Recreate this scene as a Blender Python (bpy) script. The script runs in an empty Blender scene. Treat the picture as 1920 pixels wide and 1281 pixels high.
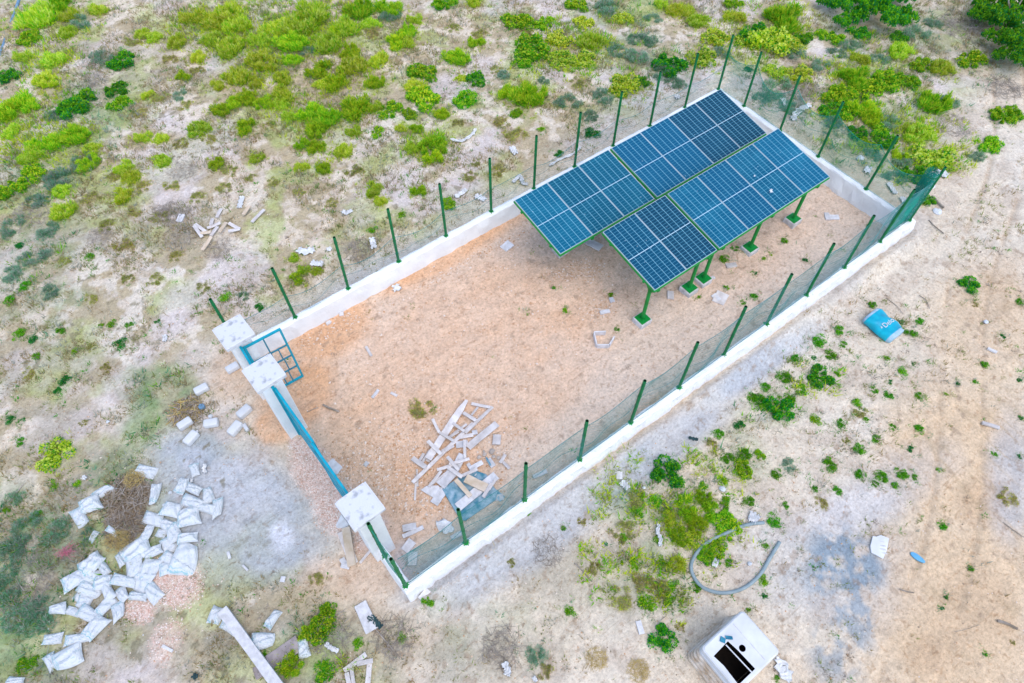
import bpy, bmesh, math, random
import numpy as np
from mathutils import Vector, Matrix, Euler

# ------------------------------------------------------------------ camera, world, sun, exposure
S = bpy.context.scene
COL = S.collection
CAM_P = np.array([-1.876, -4.007, 14.352]); CAM_F = 1288.8; IW, IH = 1920, 1281
RXD, RZD = 33.84, -36.94
cam = bpy.data.cameras.new('camera'); cam.sensor_width = 36; cam.lens = CAM_F/IW*36
cam.clip_start = 0.1; cam.clip_end = 500
co = bpy.data.objects.new('camera', cam); COL.objects.link(co)
co.location = CAM_P; co.rotation_euler = (math.radians(RXD), 0, math.radians(RZD)); S.camera = co
w = bpy.data.worlds.new('World'); S.world = w; w.use_nodes = True
nt = w.node_tree; bg = nt.nodes['Background']
sky = nt.nodes.new('ShaderNodeTexSky'); sky.sky_type = 'NISHITA'; sky.sun_disc = False
SUN_EL, SUN_AZ = math.radians(64), math.radians(186)      # azimuth: clockwise from +Y
sky.sun_elevation = SUN_EL; sky.sun_rotation = SUN_AZ
nt.links.new(sky.outputs[0], bg.inputs[0]); bg.inputs[1].default_value = 0.15
sl = bpy.data.lights.new('sun', 'SUN'); sl.energy = 1.0; sl.angle = math.radians(66); sl.color = (1.0, 0.94, 0.84)
so = bpy.data.objects.new('sun', sl); COL.objects.link(so)
d = Vector((math.sin(SUN_AZ)*math.cos(SUN_EL), math.cos(SUN_AZ)*math.cos(SUN_EL), math.sin(SUN_EL)))
so.rotation_euler = d.to_track_quat('Z', 'Y').to_euler()
S.view_settings.view_transform = 'Standard'; S.view_settings.look = 'None'
S.view_settings.exposure = 1.06; S.view_settings.gamma = 1

# ------------------------------------------------------------------ helpers
rnd = random.Random(7); RS = np.random.RandomState(11)
_a, _b = math.radians(RXD), math.radians(RZD)
_R = np.array([[math.cos(_b), -math.sin(_b), 0], [math.sin(_b), math.cos(_b), 0], [0, 0, 1]]) @ \
     np.array([[1, 0, 0], [0, math.cos(_a), -math.sin(_a)], [0, math.sin(_a), math.cos(_a)]])
def un(px, py, z=0.0):
    dd = _R @ np.array([(px-IW/2)/CAM_F, (IH/2-py)/CAM_F, -1.0]); return CAM_P + dd*(z-CAM_P[2])/dd[2]
def ppm(px, py):                      # photo pixels per metre on the ground there
    p = un(px, py); q = (p-CAM_P) @ _R; return CAM_F/-q[2]
TAB = RS.rand(256, 256)
def noise2(x, y, s, seed=0):
    x = np.asarray(x, float)/s+seed*17.3; y = np.asarray(y, float)/s+seed*31.7
    xi = np.floor(x).astype(int); yi = np.floor(y).astype(int); fx = x-xi; fy = y-yi
    fx = fx*fx*(3-2*fx); fy = fy*fy*(3-2*fy)
    t = lambda i, j: TAB[i % 256, j % 256]
    return (t(xi, yi)*(1-fx)+t(xi+1, yi)*fx)*(1-fy)+(t(xi, yi+1)*(1-fx)+t(xi+1, yi+1)*fx)*fy
def fbm(x, y, s, seed=0, o=3):
    v = 0; a = 0.5; t = 0
    for k in range(o): v = v+a*noise2(x, y, s/2**k, seed+k); t += a; a *= .55
    return v/t
def gh(x, y):                          # ground height
    x = np.asarray(x, float); y = np.asarray(y, float)
    h = .07*(fbm(x, y, 2.6, 3, 2)-.5)+.03*(fbm(x, y, .7, 9, 3)-.5)
    out = np.clip((y-7.6)/4, 0, 1)+np.clip((-x-2.4)/4, 0, 1)
    h = h+np.clip(out, 0, 1)*.16*(fbm(x, y, 1.5, 5, 3)-.5)
    h = h+.20*np.clip(1-np.abs(y+.32)/.34, 0, 1)*(x > -1.3)*(x < 15)*(.6+.8*noise2(x, y, .9, 66))   # soil heaped against the near wall
    return h
def G(px, py, dz=0.0, lift=0.0):
    p = un(px, py, dz); return Vector((p[0], p[1], float(gh(p[0], p[1]))+lift))
def where(px, py):
    return '%d percent across, %d percent down the photo' % (round(px/19.2), round(py/12.81))
def tag(o, label=None, cat=None, group=None, kind=None):
    if label: o['label'] = label
    if cat: o['category'] = cat
    if group: o['group'] = group
    if kind: o['kind'] = kind
    return o
def empty(name, loc=(0, 0, 0), rz=0.0):
    o = bpy.data.objects.new(name, None); COL.objects.link(o); o.location = loc; o.rotation_euler = (0, 0, rz)
    o.empty_display_size = .1; return o
def inst(name, me, loc, rot=(0, 0, 0), sc=1.0, parent=None):
    o = bpy.data.objects.new(name, me); COL.objects.link(o); o.location = loc; o.rotation_euler = rot
    o.scale = (sc,)*3 if isinstance(sc, (int, float)) else sc
    if parent: o.parent = parent
    return o
class MB:
    def __init__(s): s.v = []; s.f = []; s.m = []
    def add(s, vs, fs, mi=0):
        n = len(s.v); s.v += [tuple(map(float, p)) for p in vs]
        s.f += [tuple(i+n for i in f) for f in fs]; s.m += [mi]*len(fs); return s
    def box(s, c, size, rz=0, tilt=0, roll=0, mi=0, jit=0):
        M = Matrix.Translation(c) @ Euler((roll, tilt, rz)).to_matrix().to_4x4()
        vs = []
        for z in (-.5, .5):
            for x, y in ((-.5, -.5), (.5, -.5), (.5, .5), (-.5, .5)):
                j = [rnd.uniform(-jit, jit) for _ in range(3)]
                vs.append(M @ Vector((x*size[0]+j[0], y*size[1]+j[1], z*size[2]+j[2])))
        return s.add(vs, [(3, 2, 1, 0), (4, 5, 6, 7), (0, 1, 5, 4), (1, 2, 6, 5), (2, 3, 7, 6), (3, 0, 4, 7)], mi)
    def tube(s, pts, r, n=8, mi=0, cap=True):
        pts = [Vector(p) for p in pts]; rr = r if isinstance(r, (list, tuple)) else [r]*len(pts)
        vs = []; up = Vector((0, 0, 1))
        for i, p in enumerate(pts):
            t = (pts[min(i+1, len(pts)-1)]-pts[max(i-1, 0)])
            t = t.normalized() if t.length > 1e-9 else up
            a = t.cross(up)
            if a.length < 1e-3: a = Vector((1, 0, 0))
            a.normalize(); b = t.cross(a)
            for k in range(n):
                th = 2*math.pi*k/n; vs.append(p+(a*math.cos(th)+b*math.sin(th))*rr[i])
        fs = [(i*n+k, i*n+(k+1) % n, (i+1)*n+(k+1) % n, (i+1)*n+k) for i in range(len(pts)-1) for k in range(n)]
        if cap: fs += [tuple(range(n))[::-1], tuple(range((len(pts)-1)*n, len(pts)*n))]
        return s.add(vs, fs, mi)
    def mesh(s, name, mats, smooth=False, bevel=0, seg=2):
        me = bpy.data.meshes.new(name); me.from_pydata(s.v, [], s.f)
        for m in (mats if isinstance(mats, list) else [mats]): me.materials.append(m)
        me.polygons.foreach_set('material_index', s.m)
        bm = bmesh.new(); bm.from_mesh(me); bmesh.ops.recalc_face_normals(bm, faces=bm.faces)
        if bevel: bmesh.ops.bevel(bm, geom=list(bm.edges), offset=bevel, segments=seg, affect='EDGES', profile=.5)
        bm.to_mesh(me); bm.free()
        if smooth: me.polygons.foreach_set('use_smooth', [True]*len(me.polygons))
        me.update(); return me
    def build(s, name, mats, parent=None, loc=(0, 0, 0), rot=(0, 0, 0), **k):
        return inst(name, s.mesh(name, mats, **k), loc, rot, 1.0, parent)
def np_mesh(name, verts, faces, nper, mats, smooth=False, midx=None):
    me = bpy.data.meshes.new(name); verts = np.asarray(verts, np.float32); faces = np.asarray(faces, np.int32)
    me.vertices.add(len(verts)); me.vertices.foreach_set('co', verts.ravel())
    me.loops.add(faces.size); me.loops.foreach_set('vertex_index', faces.ravel())
    me.polygons.add(len(faces)); me.polygons.foreach_set('loop_start', np.arange(len(faces))*nper)
    me.polygons.foreach_set('loop_total', np.full(len(faces), nper))
    for m in (mats if isinstance(mats, list) else [mats]): me.materials.append(m)
    if midx is not None: me.polygons.foreach_set('material_index', np.asarray(midx, np.int32))
    me.polygons.foreach_set('use_smooth', np.full(len(faces), smooth)); me.update(calc_edges=True); return me

# ------------------------------------------------------------------ materials
def newmat(name):
    m = bpy.data.materials.new(name); m.use_nodes = True; return m, m.node_tree, m.node_tree.nodes['Principled BSDF']
def mat(name, c1, c2=None, scale=8.0, rough=.8, bump=0.0, bscale=40.0, vary=0.0, spec=.3, contrast=(.35, .65), metal=0, hue=0.0, trans=0):
    m, t, b = newmat(name); N = t.nodes.new; L = t.links.new
    b.inputs['Roughness'].default_value = rough; b.inputs['Specular IOR Level'].default_value = spec
    b.inputs['Metallic'].default_value = metal
    tc = N('ShaderNodeTexCoord'); src = None
    if c2:
        n = N('ShaderNodeTexNoise'); n.inputs['Scale'].default_value = scale; n.inputs['Detail'].default_value = 5
        L(tc.outputs['Object'], n.inputs['Vector'])
        r = N('ShaderNodeValToRGB'); r.color_ramp.elements[0].position = contrast[0]; r.color_ramp.elements[1].position = contrast[1]
        r.color_ramp.elements[0].color = (*c1, 1); r.color_ramp.elements[1].color = (*c2, 1)
        L(n.outputs['Fac'], r.inputs[0]); src = r.outputs[0]
    else: b.inputs['Base Color'].default_value = (*c1, 1)
    if vary or hue:
        oi = N('ShaderNodeObjectInfo'); hs = N('ShaderNodeHueSaturation')
        if src: L(src, hs.inputs['Color'])
        else: hs.inputs['Color'].default_value = (*c1, 1)
        mr = N('ShaderNodeMapRange'); mr.inputs['To Min'].default_value = 1-vary; mr.inputs['To Max'].default_value = 1+vary
        L(oi.outputs['Random'], mr.inputs['Value']); L(mr.outputs[0], hs.inputs['Value'])
        m2 = N('ShaderNodeMath'); m2.operation = 'MULTIPLY'; m2.inputs[1].default_value = 7.13; L(oi.outputs['Random'], m2.inputs[0])
        m3 = N('ShaderNodeMath'); m3.operation = 'FRACT'; L(m2.outputs[0], m3.inputs[0])
        mh = N('ShaderNodeMapRange'); mh.inputs['To Min'].default_value = .5-hue; mh.inputs['To Max'].default_value = .5+hue
        L(m3.outputs[0], mh.inputs['Value']); L(mh.outputs[0], hs.inputs['Hue']); src = hs.outputs[0]
    if src: L(src, b.inputs['Base Color'])
    if bump:
        n2 = N('ShaderNodeTexNoise'); n2.inputs['Scale'].default_value = bscale; n2.inputs['Detail'].default_value = 4
        L(tc.outputs['Object'], n2.inputs['Vector'])
        bp = N('ShaderNodeBump'); bp.inputs['Strength'].default_value = bump; bp.inputs['Distance'].default_value = .02
        L(n2.outputs['Fac'], bp.inputs['Height']); L(bp.outputs[0], b.inputs['Normal'])
    if trans:
        tr = N('ShaderNodeBsdfTranslucent'); mx = N('ShaderNodeMixShader'); mx.inputs[0].default_value = trans
        if src: L(src, tr.inputs[0])
        else: tr.inputs[0].default_value = (*c1, 1)
        L(b.outputs[0], mx.inputs[1]); L(tr.outputs[0], mx.inputs[2]); L(mx.outputs[0], t.nodes['Material Output'].inputs[0])
    return m
M = {}
M['plaster'] = mat('wall_plaster', (.70, .70, .71), (.82, .82, .82), 2.2, .9, .5, 25, contrast=(.25, .6))
M['rough_plaster'] = mat('rough_plaster', (.56, .55, .54), (.80, .79, .79), 9, .95, 1.0, 30, contrast=(.22, .42))
M['concrete'] = mat('cap_concrete', (.34, .35, .38), (.60, .60, .62), 7.0, .9, .4, 30, contrast=(.28, .44))
M['footing'] = mat('footing_concrete', (.45, .43, .42), (.66, .64, .63), 8, .9, .4, 40)
M['green'] = mat('green_paint', (.002, .19, .025), (.004, .26, .045), 6, .45, .1, 60)
M['green2'] = mat('dark_green_post', (.001, .12, .035), (.002, .18, .055), 9, .5, .2, 60)
M['hole'] = mat('tube_inside_shade', (.01, .012, .01))  # near-black bore wall: the shade in the hole put into the colour
M['net'] = mat('net_wire', (.01, .17, .16), (.10, .24, .25), 3, .6)
M['net_end'] = mat('net_wire_teal', (.001, .24, .17), (.01, .28, .22), 3, .6)
M['blue'] = mat('gate_blue_paint', (.001, .26, .36), (.002, .34, .46), 6, .45, .1, 50)
M['blue_dull'] = mat('gate_blue_dull', (.02, .17, .24), (.04, .22, .30), 10, .6)
M['wood'] = mat('weathered_wood', (.50, .45, .43), (.70, .65, .63), 5, .9, .4, 60, vary=.13)
M['cream'] = mat('cream_wood', (.52, .40, .28), (.66, .54, .43), 6, .9, .3, 60, vary=.1)
M['block'] = mat('pale_block', (.52, .50, .50), (.68, .66, .68), 9, .9, .4, 50, vary=.12)
M['stone'] = mat('pale_stone', (.38, .31, .26), (.60, .52, .46), 12, .95, .6, 40, vary=.2)
M['twig'] = mat('dry_twig', (.20, .16, .12), (.36, .31, .27), 4, .95, vary=.15)
M['straw'] = mat('dry_straw', (.30, .21, .07), (.48, .36, .14), 4, .95, vary=.15)
M['plastic'] = mat('white_plastic', (.52, .52, .53), (.68, .68, .70), 2.2, .5, .15, 20, vary=.05)
M['film'] = mat('pale_film', (.50, .52, .54), (.74, .75, .78), 6, .5, .6, 14, vary=.08)
M['tarp'] = mat('blue_grey_sheet', (.05, .20, .27), (.32, .44, .52), 7, .7, .5, 30)
M['hose'] = mat('grey_hose', (.19, .25, .27), (.27, .33, .35), 6, .6)
M['black'] = mat('opening_shade', (.008, .005, .004), (.02, .012, .008), 8, .8)  # near black: shade inside the tank opening put into the colour
M['rust'] = mat('brown_stain', (.40, .29, .19), (.70, .62, .54), 5, .8, .3, 30)
M['rag'] = mat('black_rag', (.02, .05, .06), (.04, .09, .10), 8, .9)
M['pink'] = mat('pink_net', (.42, .10, .15), (.45, .18, .22), 8, .8)
M['slate'] = mat('slate_blue_plastic', (.10, .20, .32), (.20, .32, .45), 8, .6)
M['purple_board'] = mat('stained_board', (.24, .20, .20), (.36, .31, .31), 6, .9, .3, 40)
M['alu'] = mat('aluminium_frame', (.50, .58, .60), None, rough=.35, metal=.4)

def sack_mat():
    m, t, b = newmat('woven_sack'); N = t.nodes.new; L = t.links.new
    b.inputs['Roughness'].default_value = .6
    tc = N('ShaderNodeTexCoord'); sx = N('ShaderNodeSeparateXYZ'); L(tc.outputs['Generated'], sx.inputs[0])
    n = N('ShaderNodeTexNoise'); n.inputs['Scale'].default_value = 3; n.inputs['Detail'].default_value = 3
    oi = N('ShaderNodeObjectInfo'); va = N('ShaderNodeVectorMath'); va.operation = 'ADD'
    L(tc.outputs['Generated'], va.inputs[0]); L(oi.outputs['Location'], va.inputs[1]); L(va.outputs[0], n.inputs['Vector'])
    ad = N('ShaderNodeMath'); ad.operation = 'MULTIPLY_ADD'; L(n.outputs['Fac'], ad.inputs[0]); ad.inputs[1].default_value = .35
    L(sx.outputs['X'], ad.inputs[2])
    r = N('ShaderNodeValToRGB'); cr = r.color_ramp; cr.interpolation = 'LINEAR'
    W = (.56, .575, .59, 1); T = (.26, .44, .47, 1)
    cr.elements[0].position = 0; cr.elements[0].color = W; cr.elements[1].position = .25; cr.elements[1].color = W
    for p, c in ((.27, T), (.30, T), (.32, W), (.36, W), (.38, T), (.40, W), (.98, W)):
        e = cr.elements.new(p); e.color = c
    L(ad.outputs[0], r.inputs[0])
    n2 = N('ShaderNodeTexNoise'); n2.inputs['Scale'].default_value = 5; L(va.outputs[0], n2.inputs['Vector'])
    r2 = N('ShaderNodeValToRGB'); r2.color_ramp.elements[0].position = .60; r2.color_ramp.elements[1].position = .72
    L(n2.outputs['Fac'], r2.inputs[0])
    mx = N('ShaderNodeMixRGB'); L(r2.outputs[0], mx.inputs[0]); L(r.outputs[0], mx.inputs[1]); mx.inputs[2].default_value = (.36, .46, .48, 1)
    L(mx.outputs[0], b.inputs['Base Color'])
    bp = N('ShaderNodeBump'); bp.inputs['Strength'].default_value = .7; bp.inputs['Distance'].default_value = .035
    n3 = N('ShaderNodeTexNoise'); n3.inputs['Scale'].default_value = 7; n3.inputs['Detail'].default_value = 4; L(va.outputs[0], n3.inputs['Vector'])
    L(n3.outputs['Fac'], bp.inputs['Height']); L(bp.outputs[0], b.inputs['Normal'])
    return m
M['sack'] = sack_mat()

def solar_mat(name, base, seed, dust):
    m, t, b = newmat(name); N = t.nodes.new; L = t.links.new
    b.inputs['Roughness'].default_value = .3; b.inputs['Specular IOR Level'].default_value = .12
    uv = N('ShaderNodeUVMap'); sp = N('ShaderNodeSeparateXYZ'); L(uv.outputs[0], sp.inputs[0])
    def mth(op, a, bb=None, c=None):
        n = N('ShaderNodeMath'); n.operation = op
        for i, v in enumerate((a, bb, c)):
            if v is None: continue
            if isinstance(v, (int, float)): n.inputs[i].default_value = v
            else: L(v, n.inputs[i])
        return n.outputs[0]
    def line(coord, cnt, wd):         # 1 on the line
        f = mth('FRACT', mth('MULTIPLY', coord, cnt)); f = mth('ABSOLUTE', mth('SUBTRACT', f, .5))
        return mth('GREATER_THAN', f, .5-wd)
    lu = line(sp.outputs['X'], 6, .032); lv = line(sp.outputs['Y'], 24, .055)
    mid = mth('LESS_THAN', mth('ABSOLUTE', mth('SUBTRACT', sp.outputs['Y'], .5)), .0045)
    edge = mth('GREATER_THAN', mth('MAXIMUM', mth('ABSOLUTE', mth('SUBTRACT', sp.outputs['X'], .5)), 0.0), .496)
    bus = line(sp.outputs['X'], 60, .08)
    tc = N('ShaderNodeTexCoord'); oi = N('ShaderNodeObjectInfo'); va = N('ShaderNodeVectorMath'); va.operation = 'ADD'
    L(tc.outputs['Object'], va.inputs[0]); L(oi.outputs['Location'], va.inputs[1])
    n = N('ShaderNodeTexNoise'); n.inputs['Scale'].default_value = 1.6; n.inputs['Detail'].default_value = 6; L(va.outputs[0], n.inputs['Vector'])
    r = N('ShaderNodeValToRGB'); r.color_ramp.elements[0].position = .45; r.color_ramp.elements[1].position = .85
    r.color_ramp.elements[1].color = (dust, dust, dust, 1); r.color_ramp.elements[0].color = (.05, .05, .05, 1); L(n.outputs['Fac'], r.inputs[0])
    hs = N('ShaderNodeHueSaturation'); hs.inputs['Color'].default_value = (*base, 1)  # blue of the reflected sky put into the base colour
    mr = N('ShaderNodeMapRange'); mr.inputs['To Min'].default_value = .78; mr.inputs['To Max'].default_value = 1.25
    L(oi.outputs['Random'], mr.inputs['Value']); L(mr.outputs[0], hs.inputs['Value'])
    def mix(f, a, bb):
        x = N('ShaderNodeMixRGB')
        if isinstance(f, float): x.inputs[0].default_value = f
        else: L(f, x.inputs[0])
        for i, v in ((1, a), (2, bb)):
            if isinstance(v, tuple): x.inputs[i].default_value = (*v, 1)
            else: L(v, x.inputs[i])
        return x.outputs[0]
    c = mix(mth('MULTIPLY', bus, .05), hs.outputs[0], (.2, .35, .5))
    c = mix(mth('MULTIPLY', lv, .6), c, (.10, .34, .46)); c = mix(mth('MULTIPLY', lu, .85), c, (.24, .50, .60))
    c = mix(mth('MAXIMUM', mid, edge), c, (.45, .62, .70))
    c = mix(r.outputs[0], c, (.05, .32, .44))
    n2 = N('ShaderNodeTexVoronoi'); n2.inputs['Scale'].default_value = 5; L(va.outputs[0], n2.inputs['Vector'])
    sp2 = mth('LESS_THAN', n2.outputs['Distance'], .055)
    c = mix(mth('MULTIPLY', sp2, .6), c, (.55, .72, .8))
    L(c, b.inputs['Base Color']); return m
SM = [solar_mat('solar_cells_teal', (.0, .068, .125), 1, .22), solar_mat('solar_cells_dark', (.002, .032, .072), 2, .10),
      solar_mat('solar_cells_blue', (.0, .052, .115), 3, .12), solar_mat('solar_cells_dusty', (.0, .076, .150), 4, .3)]

# ------------------------------------------------------------------ ground
def blob(x, y, px, py, rx, ry, rot=0.0, soft=.35, wob=.25, seed=0):
    c = un(px, py); cr, sr = math.cos(math.radians(rot)), math.sin(math.radians(rot))
    a = un(px+rx*cr, py+rx*sr)-c; b = un(px-ry*sr, py+ry*cr)-c
    Mx = np.linalg.inv(np.array([[a[0], b[0]], [a[1], b[1]]]))
    dx, dy = x-c[0], y-c[1]
    u = Mx[0, 0]*dx+Mx[0, 1]*dy; v = Mx[1, 0]*dx+Mx[1, 1]*dy
    rr = np.sqrt(u*u+v*v)+wob*(fbm(x, y, 1.1, 40+seed, 4)-.5)*2
    return np.clip((1+soft-rr)/(2*soft), 0, 1)
def layer(x, y, L):
    m = np.zeros_like(x)
    for i, bl in enumerate(L): m = np.maximum(m, blob(x, y, *bl[:5], **(bl[5] if len(bl) > 5 else {}), seed=i)*(bl[6] if len(bl) > 6 else 1))
    return m
GREY = [(450, 950, 170, 120, 20), (350, 870, 70, 70, 0), (1010, 1000, 190, 50, -35), (1230, 850, 160, 40, -36), (1420, 690, 130, 28, -34),
        (860, 1060, 120, 40, -30), (1560, 530, 90, 35, -35, {}, .5), (760, 1050, 30, 40, 0, {}, .8), (1540, 1060, 150, 110, 10, {}, .45),
        (1640, 930, 150, 60, -30, {}, .5), (1890, 900, 40, 120, 0, {}, .7), (700, 520, 190, 22, -29, {}, .5), (620, 960, 60, 60, 0, {}, .4),
        (1230, 180, 160, 40, -30, {}, .5), (1680, 440, 60, 40, -30, {}, .4), (500, 1020, 110, 70, 0)]
WET = [(1570, 1060, 75, 65, 0, {'wob': .6}), (1600, 1150, 40, 60, 0, {'wob': .6}, .8), (1570, 1230, 50, 60, 0, {'wob': .5}, .7), (370, 850, 50, 40, 0, {'wob': .5}, .4), (1860, 640, 30, 40, 0, {}, .1), (1440, 780, 30, 20, 0, {}, .3)]
ORANGE = [(620, 620, 100, 55, -30), (560, 740, 60, 90, 50), (515, 800, 40, 35, 0, {}, 1.4), (850, 470, 150, 30, -29), (900, 620, 300, 150, -29, {}, .62),
          (720, 800, 160, 110, -20, {}, .6), (800, 900, 120, 80, -30, {}, .7), (1150, 520, 200, 80, -30, {}, .42), (1400, 450, 150, 70, -34, {}, .3), (1000, 740, 130, 60, -34, {}, .45),
          (1050, 600, 40, 30, 0, {}, .7), (700, 1010, 50, 70, 0, {}, .5), (650, 1080, 90, 40, 0, {}, .4), (1180, 790, 120, 12, -36, {}, .9), (1600, 500, 120, 8, -37, {}, .8), (440, 700, 40, 50, 0, {}, .5)]
PEACH = [(1800, 1150, 175, 280, 0, {}, 1), (1790, 850, 130, 170, 10, {}, 1), (1850, 620, 100, 150, 0, {}, .7), (1560, 1250, 80, 40, 0, {}, .4), (700, 1180, 130, 60, 0, {}, .3), (1600, 380, 60, 40, 30, {}, .4)]
RAW = [(1850, 560, 60, 60, 0, {}, .3), (1850, 940, 40, 60, 20, {'wob': .7}, .6), (1750, 1230, 60, 50, 0, {'wob': .7}, .7), (1830, 1140, 60, 80, 20, {'wob': .8}, .35)]
GRAVEL = [(585, 880, 34, 60, -30, {'wob': .2}), (628, 950, 40, 52, -30, {'wob': .25}), (560, 840, 14, 30, -30), (325, 1090, 50, 42, 30, {'wob': .5}, .9), (260, 1143, 26, 24, 0), (690, 1000, 26, 40, 40, {}, .9), (310, 1200, 26, 50, 20, {'wob': .6}, .45)]
DIRT = [(200, 1000, 190, 230, 0), (500, 1220, 260, 80, 0), (60, 1100, 110, 250, 0), (850, 1230, 190, 60, 0, {}, .6), (1000, 1090, 150, 90, 0, {'wob': .6}, .6), (300, 760, 80, 100, 0, {'wob': .5}, .7), (350, 680, 60, 30, 0, {}, .6),
        (90, 700, 130, 260, 0, {'wob': .9}, .5), (1190, 1080, 90, 100, 0, {'wob': .6}, .6), (1250, 960, 120, 80, 20, {'wob': .6}, .6), (1800, 60, 140, 70, 0, {'wob': .5}, .6), (340, 430, 110, 50, 0, {'wob': .6}, .6), (680, 470, 50, 26, 0, {}, .7),
        (150, 420, 130, 70, 0, {'wob': .9}, .6), (250, 130, 170, 60, 0, {'wob': .9}, .6), (1500, 190, 70, 50, 30, {'wob': .6}, .6)]
GRASSG = [(300, 730, 60, 55, 0), (260, 800, 40, 60, 0, {}, .7), (60, 1100, 100, 160, 0), (30, 1000, 80, 90, 0), (60, 470, 80, 60, 0, {'wob': .8}, .6), (60, 560, 80, 60, 0, {'wob': .8}, .55), (220, 880, 60, 50, 0, {}, .7), (1240, 960, 110, 60, 20, {'wob': .6}, .6),
          (1220, 1090, 90, 70, 0, {'wob': .6}, .7), (590, 1220, 80, 60, 0, {'wob': .5}, .8), (1380, 860, 60, 60, 0, {'wob': .8}, .4), (230, 1010, 90, 110, 0, {'wob': .5}, .6), (1660, 220, 120, 110, 0, {'wob': .5}, .6),
          (1450, 770, 70, 30, 0, {'wob': .5}, .4), (60, 330, 100, 60, 0, {'wob': .7}, .6), (160, 230, 80, 70, 0, {'wob': .7}, .6), (1170, 70, 90, 70, 0, {'wob': .7}, .6), (480, 60, 140, 70, 0, {'wob': .8}, .5), (900, 1180, 140, 60, 0, {'wob': .8}, .25), (1750, 80, 140, 80, 0, {'wob': .7}, .4)]
def zone_field(x, y):                 # the scrub beyond the walls
    a = np.clip((y-7.5)/1.2, 0, 1); b = np.clip((-2.2-x)/1.0, 0, 1); c = np.clip((x-15.3)/1.0, 0, 1)*np.clip((y-2.0)/1.5, 0, 1)
    return np.maximum(np.maximum(a, b), c)
def inside(x, y): return (x > -1.35) & (x < 14.75) & (y > .12) & (y < 7.1)
STEP = .042
def grid(x0, x1, y0, y1, st):
    nx = int(round((x1-x0)/st))+1; ny = int(round((y1-y0)/st))+1
    X, Y = np.meshgrid(np.linspace(x0, x1, nx), np.linspace(y0, y1, ny)); return X.ravel(), Y.ravel(), nx, ny
def albedo(x, y):
    base = np.array([.655, .55, .425]); c = np.tile(base, (len(x), 1)); ins = inside(x, y)
    def mix(col, m):
        nonlocal c; m = np.clip(m, 0, 1)[:, None]; c = c*(1-m)+np.array(col)*m
    mix((.68, .615, .53), .6*np.clip((fbm(x, y, 3.0, 21, 3)-.42)*5, 0, 1))
    mix((.52, .42, .33), .55*np.clip((fbm(x, y, .8, 22, 4)-.52)*9, 0, 1)*(1-.4*inside(x, y)))
    mix((.66, .48, .31), layer(x, y, PEACH)*.95)
    mix((.50, .33, .20), layer(x, y, RAW)*.8)
    f = zone_field(x, y)
    mix((.69, .52, .405), ins*.70)
    mix((.40, .32, .19), f*.8*np.clip((fbm(x, y, .5, 23, 5)-.45)*12, 0, 1))
    mix((.36, .42, .12), f*.6*np.clip((fbm(x, y, 1.1, 24, 5)-.50)*8, 0, 1))
    mix((.60, .52, .51), f*.6*np.clip((fbm(x, y, 1.8, 25, 3)-.52)*8, 0, 1))
    mix((.36, .32, .24), layer(x, y, DIRT)*.85*(.25+.9*np.clip((fbm(x, y, .7, 27, 4)-.42)*6, 0, 1)))
    mix((.42, .43, .455), layer(x, y, GREY)*.95*(.6+.5*fbm(x, y, .9, 28, 3)))
    mix((.66, .65, .70), layer(x, y, [(525, 1000, 26, 26, 0, {'wob': .8}), (360, 860, 22, 20, 0, {'wob': .8}, .6), (450, 900, 120, 60, 0, {'wob': .9}, .25), (1600, 960, 100, 40, -20, {}, .3)])*.8)
    mix((.24, .30, .35), layer(x, y, WET)*.9*np.clip((fbm(x, y, .34, 29, 5)-.42)*9, 0, 1))
    mix((.68, .37, .19), np.clip(layer(x, y, ORANGE), 0, 1)*.8*(.7+.6*(fbm(x, y, .6, 30, 3)-.2)))
    mix((.72, .54, .46), np.clip(layer(x, y, GRAVEL)*1.1, 0, 1)*.85)
    mix((.15, .26, .10), layer(x, y, GRASSG)*.72*np.clip((fbm(x, y, .5, 31, 4)-.34)*3.2, 0, 1))
    # track ruts and scratches on the bare track to the right
    p = layer(x, y, PEACH); r = np.abs(noise2(x*1.0+.5*noise2(x, y, .8, 50), y*.22, .28, 33)-.5)
    mix((.46, .33, .20), p*.6*np.clip((.07-r)/.07, 0, 1)*np.clip((fbm(x, y, 1.2, 34, 2)-.40)*6, 0, 1))
    mix((.48, .35, .23), .5*ruts(x, y))
    # speckle of tiny dead plants and crumbs
    sp = noise2(x, y, .11, 35)*noise2(x, y, .16, 36)
    mix((.22, .19, .12), (sp > .56)*.7*np.clip(f+.25*(y < -.3), 0, 1)*np.clip((fbm(x, y, 1.7, 37, 2)-.35)*4, 0, 1))
    mix((.34, .24, .17), (sp > .60)*.45*(1-f))
    v = (.90+.20*fbm(x, y, .25, 38, 2))[:, None]
    return np.clip(c*v, .01, .9)
def ruts(x, y):
    a = un(1830, 1270); b = un(1905, 640); dx, dy = b[0]-a[0], b[1]-a[1]; L0 = math.hypot(dx, dy); t = ((x-a[0])*dx+(y-a[1])*dy)/L0; o = ((y-a[1])*dx-(x-a[0])*dy)/L0+.25*np.sin(t*.5)
    m = 0
    for off in (-.95, .55, 1.5): m = np.maximum(m, np.clip(1-np.abs(o-off)/.11, 0, 1))
    return m*np.clip(t+4, 0, 1)*(.35+.65*(noise2(x, y, .5, 90) > .4))
def relief(x, y):
    h = gh(x, y)
    h = h+.034*(noise2(x, y, .22, 60)-.5)*(.5+noise2(x, y, 1.5, 61))+.012*(noise2(x, y, .11, 62)-.5)
    ins = inside(x, y); r = fbm(x, y, .30, 63, 2); h = h+ins*.035*np.clip(r-.52, 0, 1)*2-.03*ruts(x, y)
    return h
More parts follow.
